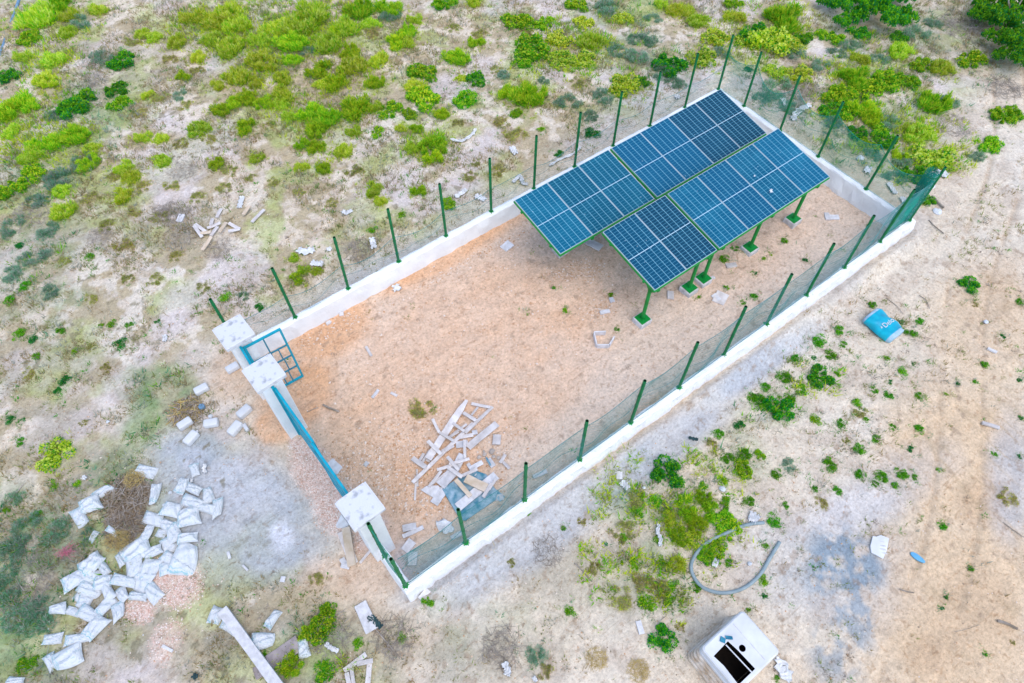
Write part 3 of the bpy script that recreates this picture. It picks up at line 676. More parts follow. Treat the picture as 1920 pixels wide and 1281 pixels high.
tm = text_mesh('Delo', .19); tm.materials.append(M['plastic'])
for v in tm.vertices: v.co.z += BH*2-.012-.35*abs(v.co.y-.0)**2
inst('lettering', tm, (.05, .02, .004), (0, 0, math.radians(90)), 1.0, bl)
tri = MB(); tri.add([(-.03, 0, 0), (.03, 0, 0), (0, .055, 0), (-.012, .01, 0), (.012, .01, 0), (0, .034, 0)], [(0, 1, 4, 3), (1, 2, 5, 4), (2, 0, 3, 5)])
tri.build('emblem', M['plastic'], bl, loc=(.05, -.20, BH*2-.045), rot=(math.radians(12), 0, math.radians(90)))
hp = [(1432, 981), (1400, 985), (1362, 1000), (1320, 1022), (1300, 1047), (1295, 1066), (1302, 1086), (1318, 1103), (1345, 1112), (1372, 1111), (1400, 1100), (1425, 1077), (1443, 1047), (1461, 1017)]
def smooth_pts(pts, n=6):
    out = []; P = [Vector(p) for p in pts]
    for i in range(len(P)-1):
        p0, p1, p2, p3 = P[max(i-1, 0)], P[i], P[i+1], P[min(i+2, len(P)-1)]
        for k in range(n):
            t = k/n; out.append(.5*((2*p1)+(p2-p0)*t+(2*p0-5*p1+4*p2-p3)*t*t+(3*p1-p0-3*p2+p3)*t**3))
    return out+[P[-1]]
o = MB().tube(smooth_pts([G(x, y, lift=.035) for x, y in hp]), .038, 10).build('hose', M['hose'], smooth=True)
tag(o, 'thick grey hose lying in an open loop among green weeds, lower right', 'hose')
a_, b_ = G(-30, 190, lift=.03), G(45, -25, lift=.03)
o = MB().tube([a_+(b_-a_)*t for t in np.linspace(0, 1, 12)], .05, 10).build('water_pipe', M['slate'], smooth=True); tag(o, 'blue grey pipe crossing the sand at the top left corner', 'pipe')

# ------------------------------------------------------------------ debris: planks, slabs, blocks
def plank(p, q, wpx, mt='wood', lift=.03, th=.022, tilt=0, name='plank', label=None, cat='plank', group=None, taper=1.0):
    A = G(*p); B = G(*q); mid = (A+B)/2; ln = (B-A).xy.length; w = 1.28*wpx/ppm((p[0]+q[0])/2, (p[1]+q[1])/2)
    rz = math.atan2(B.y-A.y, B.x-A.x); mb = MB(); n = 6; j = rnd.uniform(-.004, .004)
    vs = []
    for i in range(n+1):
        u = i/n-.5; ww = w*(1 if u < .3 else 1-(1-taper)*(u-.3)/.2)*(1+rnd.uniform(-.03, .03)); bow = .012*math.sin(u*3+j*400)
        for y, z in ((-.5, 0), (.5, 0), (.5, 1), (-.5, 1)): vs.append((u*ln, y*ww, z*th+bow))
    fs = [(i*4+k, i*4+(k+1) % 4, i*4+4+(k+1) % 4, i*4+4+k) for i in range(n) for k in range(4)]+[(3, 2, 1, 0), (n*4, n*4+1, n*4+2, n*4+3)]
    o = mb.add(vs, fs).build(name, M[mt], loc=mid+Vector((0, 0, lift)), rot=(rnd.uniform(-.05, .05), tilt, rz), bevel=.003, seg=1)
    return tag(o, label or 'weathered pale plank, %s' % where((p[0]+q[0])/2, (p[1]+q[1])/2), cat, group)
Z5 = lambda x, y: (740+x/5.823, 740+y/5.823)
PILE = [((370, 730), (790, 80), 62, 'wood', .10, .03, .5, 'longest wide white plank, on the heap of boards'), ((200, 980), (860, 320), 32, 'wood', .06, .03, 1, 'long narrow plank under the longest one in the heap'),
        ((420, 300), (495, 450), 24, 'wood', .15), ((370, 540), (515, 690), 32, 'wood', .17), ((500, 450), (655, 545), 25, 'wood', .15), ((640, 340), (765, 435), 25, 'wood', .13),
        ((600, 470), (790, 340), 20, 'wood', .05), ((750, 220), (890, 310), 30, 'wood', .10), ((840, 115), (1045, 165), 26, 'wood', .10), ((840, 235), (910, 155), 18, 'wood', .06),
        ((1070, 150), (770, 440), 28, 'wood', .08), ((800, 590), (1120, 330), 62, 'wood', .04, .03, 1, 'wide pinkish plank at the right edge of the board heap'), ((200, 720), (350, 825), 42, 'wood', .13), ((270, 740), (320, 650), 26, 'wood', .03),
        ((300, 760), (390, 620), 22, 'wood', .05), ((360, 740), (440, 610), 40, 'wood', .04), ((245, 820), (252, 1010), 17, 'wood', .02), ((232, 970), (222, 1160), 17, 'wood', .02), ((765, 520), (772, 720), 24, 'wood', .12),
        ((580, 710), (705, 862), 28, 'wood', .16), ((470, 850), (640, 790), 28, 'wood', .12), ((600, 790), (820, 730), 26, 'wood', .14), ((590, 830), (745, 942), 32, 'wood', .18), ((740, 915), (905, 840), 30, 'wood', .14),
        ((650, 850), (745, 670), 72, 'block', .06), ((500, 1010), (650, 850), 92, 'block', .08), ((380, 1030), (515, 865), 26, 'wood', .13), ((400, 1010), (560, 880), 18, 'wood', .10), ((430, 1200), (545, 1040), 76, 'block', .04),
        ((700, 480), (860, 455), 34, 'wood', .05), ((670, 560), (800, 545), 60, 'block', .03), ((600, 480), (700, 420), 24, 'wood', .06), ((670, 960), (832, 1140), 38, 'cream', .16), ((780, 950), (1030, 1070), 76, 'cream', .17, .05, 1, 'thick cream board lying across the blue grey sheet'),
        ((690, 1250), (1110, 910), 78, 'block', .11, .04, 1, 'wide grey board laid diagonally over the blue grey sheet'), ((970, 1160), (1060, 1010), 30, 'wood', .2), ((1030, 1080), (1110, 960), 24, 'wood', .2), ((800, 760), (840, 830), 32, 'block', .04),
        ((820, 825), (960, 750), 42, 'block', .05), ((870, 400), (880, 450), 45, 'block', .05), ((1150, 760), (1210, 670), 26, 'wood', .06), ((1180, 740), (1255, 825), 26, 'wood', .04), ((1020, 710), (1080, 795), 46, 'block', .03), ((1000, 700), (1050, 790), 14, 'tarp', .06),
        ((520, 640), (640, 560), 40, 'wood', .05), ((650, 580), (560, 640), 20, 'wood', .09), ((1070, 1060), (1180, 1150), 60, 'tarp', .02), ((860, 870), (890, 890), 24, 'block', .05)]
for e in PILE:
    p, q = Z5(*e[0]), Z5(*e[1]); th = e[5] if len(e) > 5 else .022
    lab = e[7] if len(e) > 7 else ('%s in the board heap, %s' % ({'wood': 'weathered plank', 'cream': 'cream batten', 'block': 'pale flat slab', 'tarp': 'bluish scrap'}[e[3]], where((p[0]+q[0])/2, (p[1]+q[1])/2)))
    plank(p, q, e[2]/5.823, e[3], e[4], th, rnd.uniform(-.06, .06), label=lab.replace(' the photo', '') , group='boards in the heap', taper=.4 if e[0] == (370, 730) else 1)
def poly_sheet(name, pts, th, mt, label, cat, lift=.02, rough=.01, n=1, group=None):
    P = [G(*p) for p in pts]; c = sum(P, Vector())/len(P); vs = []
    for z in (0, th):
        for v in P: vs.append((v.x-c.x+rnd.uniform(-rough, rough), v.y-c.y+rnd.uniform(-rough, rough), z+rnd.uniform(-rough, rough)*.3))
    k = len(P); fs = [tuple(range(k))[::-1], tuple(range(k, 2*k))]+[(i, (i+1) % k, k+(i+1) % k, k+i) for i in range(k)]
    o = MB().add(vs, fs).build(name, M[mt], loc=(c.x, c.y, c.z+lift), bevel=min(.006, th*.3), seg=1); return tag(o, label, cat, group)
poly_sheet('plastic_sheet', [(829, 919), (868, 892), (890, 884), (912, 891), (932, 925), (930, 938), (873, 978), (862, 975)], .05, 'tarp', 'blue grey sheet under boards beside the near wall', 'sheet')
poly_sheet('slab', [(789, 920), (800, 912), (822, 911), (826, 917), (817, 936), (812, 934)], .03, 'block', 'creased pale slab left of the blue grey sheet', 'slab')
poly_sheet('slab', [(665, 1139), (687, 1126), (710, 1177), (687, 1190)], .04, 'block', 'pale blue grey rectangular slab with a black rag at its edge', 'slab')
poly_sheet('slab', [(629, 985), (640, 965), (655, 985), (648, 990), (632, 991)], .03, 'block', 'pale slab half under the cap of the nearest pillar', 'slab')
poly_sheet('slab', [(612, 870), (624, 859), (642, 876), (632, 890), (622, 884)], .02, 'block', 'flat pale plate just inside the blue double gate', 'slab')
poly_sheet('slab', [(1234, 1168), (1248, 1155), (1256, 1164), (1243, 1176)], .02, 'cream', 'tan square tile above the dark green plant, lower right', 'tile')
poly_sheet('broken_panel', [(1636, 1006), (1642, 1008), (1650, 1004), (1665, 1010), (1662, 1034), (1655, 1049), (1632, 1036), (1630, 1024)], .03, 'plastic', 'broken white plastic panel with slats beside the damp grey patch', 'panel')
for k in range(4):
    q = plank((1644+k*2, 1016+k*7), (1658+k*1, 1019+k*7), 1.6, 'block', .05, .008, name='slat', label='thin slat number %s from the top on the broken white panel' % ('one', 'two', 'three', 'four')[k], cat='slat')
plank((422, 1148), (533, 1300), 15, 'block', .03, .20, 0, 'concrete_post', 'long pale concrete post lying at the bottom left edge', 'post')
plank((505, 1245), (562, 1206), 24, 'purple_board', .02, .03, 0, label='brownish purple board under weeds near the fallen concrete post')
plank((478, 1265), (500, 1252), 18, 'purple_board', .015, .03, 0, label='short brownish board behind the fallen concrete post')
plank((650, 992), (662, 1064), 12, 'cream', .10, .05, 0, label='cream beam lying on a grey one below the nearest pillar')
plank((641, 998), (664, 1058), 13, 'wood', .02, .05, 0, label='grey beam under the cream one below the nearest pillar')
plank((698, 1028), (675, 1056), 4, 'wood', .02, label='thin grey lath between beam and front corner')
plank((640, 1060), (656, 1064), 7, 'block', .02, .05, label='small white block at the foot of the two beams', cat='block')
plank((641, 1048), (648, 1060), 8, 'block', .02, .05, label='upright white chunk beside the two beams', cat='block')
for (x0, y0_, x1, y1_, w_) in ((1145, 715, 1310, 590, 30), (1165, 730, 1192, 840, 26), (1200, 700, 1222, 840, 22), (1240, 665, 1362, 640, 26), (1335, 655, 1320, 840, 30)):
    p, q = (360+x0/4, 1080+y0_/4), (360+x1/4, 1080+y1_/4)
    plank(p, q, w_/4, 'wood', .03+.02*rnd.random(), .03, 0, label='batten of the broken frame, %s' % where((p[0]+q[0])/2, (p[1]+q[1])/2), group='broken frame battens')
Z6 = lambda x, y: (200+x/3.43, 360+y/3.43)
for i, (x0, y0_, x1, y1_) in enumerate([(570, 212, 642, 268), (570, 232, 622, 305), (612, 282, 682, 280), (650, 240, 738, 210), (678, 295, 722, 240), (735, 280, 778, 215), (790, 212, 862, 250), (790, 268, 866, 255), (625, 395, 687, 312), (712, 172, 742, 118), (678, 225, 690, 188), (888, 168, 928, 112), (940, 210, 1022, 132)]):
    p, q = Z6(x0, y0_), Z6(x1, y1_)
    plank(p, q, 5, ('wood', 'wood', 'cream')[i % 3], .05+.03*(i % 3), .03, rnd.uniform(-.08, .08), label='weathered stick of wood beyond the far wall, %s' % where((p[0]+q[0])/2, (p[1]+q[1])/2), group='scattered sticks beyond the far wall')
BLK = [((943, 470), (958, 459), 13, 'pale flat board inside the enclosure left of the solar tables'), ((1099, 453), (1127, 468), 13, 'long pale block under the back left solar table edge'), ((1257, 547), (1257, 562), 9, 'small upright white block below the foremost table'),
       ((1345, 570), (1355, 552), 18, 'bigger half of the broken tile right of the foremost post'), ((1338, 562), (1346, 558), 13, 'smaller half of the broken tile right of the foremost post'), ((1361, 500), (1380, 498), 8, 'narrow pale offcut behind the broken tile'), ((1325, 526), (1339, 522), 5, 'thin pale offcut beside a table footing'),
       ((1143, 565), (1151, 563), 8, 'small white chip near the foremost post, upper one'), ((1125, 588), (1143, 584), 6, 'thin white chip near the foremost post, lower one'), ((1549, 400), (1552, 414), 7, 'upright half of the white angle by the right wall'), ((1552, 408), (1572, 409), 9, 'flat half of the white angle by the right wall'),
       ((755, 992), (781, 987), 10, 'pale block inside near the nearest pillar, top of four'), ((755, 1007), (794, 989), 6, 'thin pink batten under the pale block near the nearest pillar'), ((758, 1034), (774, 1015), 13, 'rounded pinkish block near the nearest pillar'), ((773, 1061), (775, 1036), 13, 'greenish grey block behind the netting in the front corner'),
       ((846, 1010), (872, 997), 7, 'greyish batten behind netting left of the first near post'), ((889, 905), (889, 908), 5, 'tiny pale stub beside the blue grey sheet'), ((885, 893), (886, 908), 5, 'small pale upright stub near the second near post'), ((1000, 896), (1025, 885), 6, 'pale grooved batten behind netting right of the second near post'), ((928, 935), (944, 933), 9, 'weathered chip beside the sheet near the second post'),
       ((791, 1128), (806, 1110), 13, 'grey rounded block outside the front corner'), ((924, 826), (939, 827), 16, 'white square tile right of the board heap'), ((1155, 893), (1166, 894), 12, 'white cube outside the near wall'), ((697, 669), (687, 652), 4, 'thin white lath in the middle left of the enclosure'), ((698, 747), (710, 732), 4, 'thin white lath below the other one in the enclosure'),
       ((733, 737), (745, 744), 4, 'short pale stick right of the lower lath'), ((612, 609), (621, 605), 5, 'tiny white block by the far wall foot, left'), ((637, 591), (645, 590), 6, 'tiny white block by the far wall foot, right'), ((428, 1035), (432, 1048), 4, 'thin white rod on the grey dust'), ((455, 1060), (465, 1070), 3, 'thin pale splinter on the grey dust'),
       ((526, 1086), (535, 1087), 8, 'small pale diamond chip below the grey dust'), ((306, 1212), (325, 1222), 4, 'thin grey offcut at the lower left'), ((336, 418), (343, 405), 9, 'grey block standing in the dry brush beyond the far wall'), ((1196, 1165), (1203, 1190), 8, 'narrow white strip left of the dark green plant'), ((1840, 794), (1872, 804), 5, 'slate grey blade of wood on the track at the right'),
       ((1850, 655), (1866, 664), 4, 'pale stick on the track right of the barrel'), ((684, 874), (690, 868), 6, 'tiny white cylinder inside the double gate')]
for p, q, w_, lb in BLK: plank(p, q, w_, 'block' if rnd.random() < .75 else 'wood', .01, .05, 0, name='block' if w_ > 7 else 'offcut', label=lb, cat='block' if w_ > 7 else 'offcut')
pen = [(1113, 628), (1135, 627)], [(1113, 629), (1118, 651)], [(1119, 652), (1141, 652)], [(1142, 651), (1151, 636)]
pf = empty('edging_ring', G(1130, 640), 0); tag(pf, 'open five sided ring of thin grey boards standing on edge on the sand', 'edging')
for p, q in pen:
    A, B = G(*p)-pf.location, G(*q)-pf.location; mid = (A+B)/2; MB().box((mid.x, mid.y, .07), ((B-A).xy.length, .03, .17), rz=math.atan2(B.y-A.y, B.x-A.x)).build('board', M['block'], pf)

# stones
def stone_mesh(seed):
    bm = bmesh.new(); bmesh.ops.create_icosphere(bm, subdivisions=2, radius=1); r_ = random.Random(seed)
    k = [Vector((r_.gauss(0, 1), r_.gauss(0, 1), r_.gauss(0, 1))).normalized() for _ in range(9)]
    for v in bm.verts:
        s = 1
        for q in k: s -= max(0, v.co.normalized().dot(q)-.72)*.75
        v.co *= s; v.co.z *= .6
    me = bpy.data.meshes.new('stone'); bm.to_mesh(me); bm.free(); return me
STN = []
for s in range(6): me = stone_mesh(s); me.materials.append(M['stone']); STN.append(me)
STW = []
for s in range(4): me = stone_mesh(s+20); me.materials.append(M['film']); STW.append(me)
for i, (x, y, r) in enumerate([(1065, 630, 36), (982, 662, 28), (925, 692, 28), (1080, 686, 24), (1135, 702, 24), (930, 752, 22), (975, 630, 14), (1190, 690, 16)]):
    p = Z5(x, y); o = inst('stone', STN[i % 6], G(*p, lift=.04), (0, 0, i), r/5.823/ppm(*p)); tag(o, 'pale stone beside the board heap, %s' % where(*p), 'stone', 'stones by the board heap')
for i, (x, y, r, lb) in enumerate([(1757, 398, 9, 'white rounded stone outside the right corner'), (1745, 350, 8, 'white stone behind the netting roll'), (1613, 297, 8, 'white stone among scrub outside the right end wall'), (1523, 217, 5, 'small white stone near twisted plastic beyond the end wall'), (1354, 918, 7, 'white lump among weeds right of the near wall'),
                                   (1207, 915, 4, 'small white pebble near the trash beyond the white cube'), (395, 782, 5, 'small white pebble above a white container'), (203, 791, 4, 'white pebble in the scrub at left'), (1847, 605, 5, 'white chip on the track at far right'), (320, 925, 4, 'tiny white lump between sacks'), (309, 948, 5, 'white lump beside the upper sacks'), (1405, 1058, 5, 'pale chip inside the hose loop')]):
    o = inst('stone', STW[i % 4], G(x, y, lift=.03), (0, 0, i), r/ppm(x, y)); tag(o, lb, 'stone')

# white containers near the entrance
def container_mesh(): return MB().box((0, 0, .085), (.33, .19, .16)).mesh('container_body', M['plastic'], smooth=True, bevel=.035, seg=3)
CB = container_mesh()
CC = MB().tube([(.165, 0, .09), (.20, 0, .09)], .025, 10).mesh('cap', M['block'])
for i, (x, y, a, s, cp, lb) in enumerate([(380, 733, -28, 1, 0, 'white plastic container left of the small gate'), (349, 797, -33, 1.0, 0, 'white container touching the round brush pile'), (398, 796, -10, 1, 0, 'white container right of the brush pile'), (361, 824, -48, 1.05, 1, 'white container with a neck, on the edge of the grey dust'),
                                         (460, 775, -42, 1.05, 0, 'white container nearest the double gate'), (443, 806, -50, 1.08, 0, 'white container below the one nearest the double gate'), (462, 803, 58, .62, 1, 'small narrow white bottle beside two containers'), (438, 693, -30, .95, 0, 'white container at the foot of the middle pillar')]):
    A, B = G(x-10*math.cos(math.radians(a)), y-10*math.sin(math.radians(a))), G(x+10*math.cos(math.radians(a)), y+10*math.sin(math.radians(a)))
    t = empty('plastic_container', G(x, y), math.atan2(B.y-A.y, B.x-A.x)); t.scale = (s, s*(.75 if s < .7 else 1), s); tag(t, lb, 'container')
    inst('container_body', CB, (0, 0, 0), parent=t)
    if cp: inst('cap', CC, (0, 0, 0), parent=t)

# sacks
def sack_mesh(seed):
    r_ = random.Random(seed); nx, ny = 22, 16; ph = [r_.uniform(0, 6.28) for _ in range(8)]; taper = r_.uniform(-.3, .3); bend = r_.uniform(-.18, .18); V = []
    fold = r_.uniform(.18, .40); fw = r_.choice((-1, 1))
    K = [(-.5+r_.uniform(-.06, .14), -.36+r_.uniform(-.08, .16)), (.5+r_.uniform(-.14, .08), -.36+r_.uniform(-.08, .18)), (.5+r_.uniform(-.16, .08), .36+r_.uniform(-.18, .08)), (-.5+r_.uniform(-.08, .14), .36+r_.uniform(-.16, .08))]
    bu = [r_.uniform(-.07, .05) for _ in range(4)]
    def P(u, v, top):
        a_, b2 = (u+1)/2, (v+1)/2
        x = (K[0][0]*(1-a_)+K[1][0]*a_)*(1-b2)+(K[3][0]*(1-a_)+K[2][0]*a_)*b2; y = (K[0][1]*(1-a_)+K[1][1]*a_)*(1-b2)+(K[3][1]*(1-a_)+K[2][1]*a_)*b2
        y += (1-u*u)*(bu[0]*(1-b2)-bu[1]*b2); x += (1-v*v)*(bu[2]*(1-a_)-bu[3]*a_)
        e = (1-abs(u)**4)*(1-abs(v)**4)
        if not top: return (x, y, 0)
        tri = lambda q: abs(((q/2) % 1)*2-1)-.5
        w = .030*tri(u*1.7+v*1.1+ph[4])+.026*tri(v*2.3-u*.9+ph[5])+.018*tri(u*3.1+ph[6]+1.2*v)+.022*tri(u*1.1-v*2.7+ph[7])
        f_ = fold*1.4; q = u*fw+v*.35
        st = .035 if q > f_ else 0
        return (x, y, .02+e*(.15+w*1.7)+st*min(1, e*3))
    for top in (0, 1):
        for i in range(nx+1):
            for j in range(ny+1): V.append(P(i/nx*2-1, j/ny*2-1, top))
    n = (nx+1)*(ny+1); F = []
    for i in range(nx):
        for j in range(ny):
            a = i*(ny+1)+j; F.append((a, a+1, a+ny+2, a+ny+1)); F.append((n+a, n+a+ny+1, n+a+ny+2, n+a+1))
    for i in range(nx):
        for j in (0, ny): a = i*(ny+1)+j; F.append((a, a+ny+1, n+a+ny+1, n+a))
    for j in range(ny):
        for i in (0, nx): a = i*(ny+1)+j; F.append((a, a+1, n+a+1, n+a))
    return MB().add(V, F).mesh('sack', M['sack'], smooth=False)
SK = [sack_mesh(s) for s in range(12)]
SACKS = [(272, 885, 40, 10), (291, 926, 36, -80), (365, 881, 30, 80), (342, 912, 34, -60), (366, 921, 38, 30), (390, 930, 34, 80), (322, 957, 40, 15), (362, 943, 40, 25), (386, 955, 42, 10), (408, 955, 34, 85), (357, 973, 44, -15), (284, 974, 38, 12),
         (312, 985, 36, 25), (328, 1000, 34, 70), (351, 1011, 42, -5), (276, 998, 34, -60), (289, 1036, 42, -18), (315, 1022, 36, 60), (316, 1046, 34, 40), (347, 1050, 52, -65), (317, 1065, 40, -20), (196, 923, 38, -35), (174, 950, 38, -25), (151, 971, 38, 60),
         (177, 1009, 22, -60), (254, 1031, 50, -28), (225, 1050, 30, 70), (174, 1057, 48, -40), (197, 1070, 34, 60), (168, 1081, 40, 20), (140, 1091, 44, -30), (168, 1107, 42, 35), (201, 1108, 42, 60), (249, 1064, 44, 80), (281, 1069, 50, -65), (232, 1091, 44, 10), (262, 1090, 40, 25),
         (288, 1110, 40, 50), (257, 1119, 40, 10), (232, 1115, 36, 60), (159, 1131, 32, 20), (110, 1143, 32, -10), (136, 1146, 38, 20), (168, 1153, 42, 40), (199, 1139, 38, -50), (222, 1149, 32, 70), (185, 1177, 44, -50), (146, 1200, 40, -12), (99, 1200, 34, -10), (131, 1232, 48, -25), (94, 1241, 38, 70), (32, 1277, 36, 0),
         (408, 1153, 36, -60), (430, 1175, 34, 20), (511, 1163, 40, -55), (494, 1203, 38, 0), (568, 1215, 34, 80), (213, 1000, 26, 30), (195, 1096, 34, -10), (150, 1120, 26, 30), (300, 1000, 20, 10)]
for i, (x, y, Lp, a) in enumerate(SACKS):
    s = Lp*1.06/ppm(x, y); e = math.radians(a); A, B = G(x-10*math.cos(e), y-10*math.sin(e)), G(x+10*math.cos(e), y+10*math.sin(e))
    o = inst('sack', SK[i % 12], G(x, y, lift=rnd.uniform(0, .07)), (rnd.uniform(-.14, .14), rnd.uniform(-.14, .14), math.atan2(B.y-A.y, B.x-A.x)), (s, s*rnd.choice((.7, .9, 1.0, 1.15)), s*rnd.uniform(.7, 1.2)))
    tag(o, 'crumpled empty white sack with teal print, %s' % where(x, y), 'sack', 'discarded empty sacks')
# wisps of film and plastic rubbish
def wisp(pts, w, label, mt='film'):
    P = [G(*p, lift=.03) for p in pts]; P = smooth_pts(P, 5); V = []; F = []
    for i, p in enumerate(P):
        t = (P[min(i+1, len(P)-1)]-P[max(i-1, 0)]); t.z = 0; t.normalize(); nn = Vector((-t.y, t.x, 0)); ww = w*(.5+.6*abs(math.sin(i*1.3+pts[0][0])))
        for k in range(7):
            u = k/6-.5; V.append(p+nn*ww*u+Vector((0, 0, .035+.03*math.sin(i*2.1+k*1.9))))
        V += [v-Vector((0, 0, .012)) for v in V[-7:]]
    for i in range(len(P)-1):
        a, b = i*14, i*14+14
        for k in range(6): F += [(a+k, b+k, b+k+1, a+k+1), (a+7+k, a+8+k, b+8+k, b+7+k)]
        F += [(a, a+7, b+7, b), (a+6, b+6, b+13, a+13)]
    o = MB().add(V, F).build('plastic_film', M[mt], smooth=True); tag(o, label, 'plastic film')
for pts, w_, lb in [([(1485, 228), (1492, 215), (1505, 205), (1518, 200)], .22, 'large twisted white plastic film beyond the right end wall'), ([(1466, 188), (1472, 198), (1476, 204)], .18, 'small white plastic tuft left of the large twisted film'), ([(1030, 312), (1050, 300), (1075, 290), (1088, 278)], .08, 'long white plastic strip behind the far wall left of the tables'),
                    ([(962, 345), (975, 332), (980, 345), (990, 348)], .12, 'curled white film just behind the far wall'), ([(845, 262), (865, 266), (885, 255), (892, 245)], .10, 'white film streak in the scrub beyond the far wall'), ([(960, 278), (963, 286), (968, 292)], .20, 'white plastic bag in the scrub behind the far wall'), ([(891, 370), (900, 373), (910, 378)], .20, 'white plastic bag beside a far wall post'),
                    ([(854, 372), (866, 365), (874, 358)], .16, 'grey crumpled film left of a far wall post'), ([(560, 470), (573, 475), (590, 470)], .24, 'large pale sheet in weeds behind the far wall'), ([(584, 495), (596, 497), (607, 497)], .20, 'pale sheet below the large one behind the far wall'), ([(614, 472), (622, 468)], .14, 'small pale scrap touching a far wall post'), ([(698, 448), (700, 458), (702, 468)], .18, 'white plastic bottle shape beside grey brush'),
                    ([(742, 537), (747, 548)], .24, 'white green tub scrap at the foot of the far wall'), ([(455, 370), (452, 382), (449, 392)], .16, 'pale plastic scrap above the sticks'), ([(643, 398), (650, 402), (660, 396)], .14, 'pale film scrap in scrub beyond the far wall'), ([(310, 630), (311, 642)], .12, 'small white scrap left of the farthest pillar'), ([(1235, 985), (1232, 1000), (1238, 1012), (1236, 1026)], .09, 'twisted pale rag in weeds below the near wall'),
                    ([(1164, 905), (1172, 912), (1178, 918)], .16, 'crumpled translucent plastic beside the white cube'), ([(1465, 1238), (1462, 1250), (1472, 1262), (1468, 1275)], .26, 'crumpled grey plastic bag beside the white tank'), ([(1620, 318), (1632, 322)], .30, 'white plastic clump beyond the right end wall'), ([(1665, 345), (1673, 358), (1678, 366)], .16, 'white plastic scrap under the end wall netting'), ([(1690, 372), (1694, 382)], .16, 'second white scrap beside the corner of the end wall'),
                    ([(1745, 333), (1760, 326), (1775, 332)], .28, 'white sheet behind the top of the netting roll'), ([(1268, 180), (1272, 186)], .18, 'white plastic scrap behind the far wall near the corner'), ([(945, 1243), (952, 1258), (950, 1268)], .14, 'white rag on the grey brush at the bottom'), ([(1000, 1270), (1006, 1279)], .09, 'narrow white scrap at the bottom edge'), ([(612, 1208), (622, 1216), (636, 1222)], .10, 'pale twisted strip in the weeds at the bottom'),
                    ([(1403, 968), (1412, 972), (1420, 978)], .26, 'white patch of plastic above the hose end'), ([(1335, 1055), (1345, 1060)], .2, 'white crumple inside the hose loop'), ([(156, 896), (164, 898)], .1, 'small bluish scrap above the left sacks'), ([(360, 908), (362, 900)], .06, 'tan scrap above the upper sacks'), ([(386, 872), (384, 882), (388, 888)], .09, 'small dark crumple right of the upright sack')]:
    wisp(pts, w_, lb)
wisp([(690, 1163), (700, 1160), (706, 1168), (716, 1178)], .12, 'black rag on the edge of the blue grey slab', 'rag')
wisp([(1290, 822), (1300, 825), (1308, 826)], .07, 'dark sandal shaped scrap on the grey dust right of the near wall', 'rag')
wisp([(365, 1266), (372, 1272)], .12, 'small dark rag at the bottom left', 'rag')
wisp([(820, 990), (836, 985), (842, 1000)], .26, 'bluish plastic clump behind the netting near the first post', 'film')
# blue slipper
sp_ = MB(); V = []; n = 20; A, B = G(1711, 1040), G(1729, 1053)
for z in (0, .05):
    for k in range(n):
        a = 2*math.pi*k/n; V.append((.155*math.cos(a), (.058-.012*math.cos(a))*math.sin(a), z+.02*math.cos(a)*z*10))
sp_.add(V, [tuple(range(n))[::-1], tuple(range(n, 2*n))]+[(k, (k+1) % n, n+(k+1) % n, n+k) for k in range(n)])
M['slip'] = mat('faded_blue_foam', (.10, .33, .55), (.16, .42, .62), 8, .6)
o = sp_.build('float', M['slip'], loc=G(1720, 1046, lift=.01), rot=(0, 0, math.atan2(B.y-A.y, B.x-A.x)), bevel=.012); tag(o, 'small oval light blue foam piece on the sandy track', 'foam piece')
jg = MB().tube([(0, 0, 0), (0, 0, .10), (0, 0, .13), (0, 0, .17)], [.07, .07, .04, .025], 12).build('jug', M['slate'], loc=G(380, 765)); tag(jg, 'small blue jug on the edge of the round brush pile', 'jug')

# ------------------------------------------------------------------ twig heaps and dry shrubs
def twigs_mesh(seed, n, flat, name, mt, r0=.010, curl=.5, upw=.3):
    r_ = random.Random(seed); mb = MB()
    for _ in range(n):
        a = r_.uniform(0, 6.28); rr = math.sqrt(r_.random())*.85; c = Vector((rr*math.cos(a), rr*math.sin(a), (1-rr*rr)*flat*r_.random()))
        ln = r_.uniform(.25, .7); dr = Vector((r_.gauss(0, 1), r_.gauss(0, 1), r_.gauss(0, upw))).normalized(); cv = Vector((r_.gauss(0, 1), r_.gauss(0, 1), r_.gauss(0, .4)))*curl*ln*.5
        pts = []
        for k in range(5):
            t = k/4-.5; p = c+dr*ln*t+cv*(t*t-.1); p.z = max(p.z, .01); pts.append(p)
        rad = r0*r_.uniform(.5, 1.3); mb.tube(pts, [rad, rad, rad*.9, rad*.7, rad*.4], 4, mi=(r_.randrange(len(mt)) if isinstance(mt, list) else 0), cap=False)
    return mb.mesh(name, mt)
M['twig_dark'] = mat('brown_twig', (.15, .10, .06), (.34, .26, .17), 6, .95, contrast=(.42, .58))
TW = [twigs_mesh(1, 380, .42, 'brush_pile', [M['twig_dark'], M['twig'], M['straw']], .017), twigs_mesh(2, 620, .5, 'brush_pile', [M['twig_dark'], M['twig'], M['twig_dark'], M['twig']], .013, .9), twigs_mesh(3, 200, .35, 'dry_shrub', M['twig'], .008, .7, .8), twigs_mesh(4, 170, .3, 'dry_shrub', M['twig'], .008, .9, .6),
      twigs_mesh(5, 240, .4, 'straw_clump', M['straw'], .012, .9, .5)]
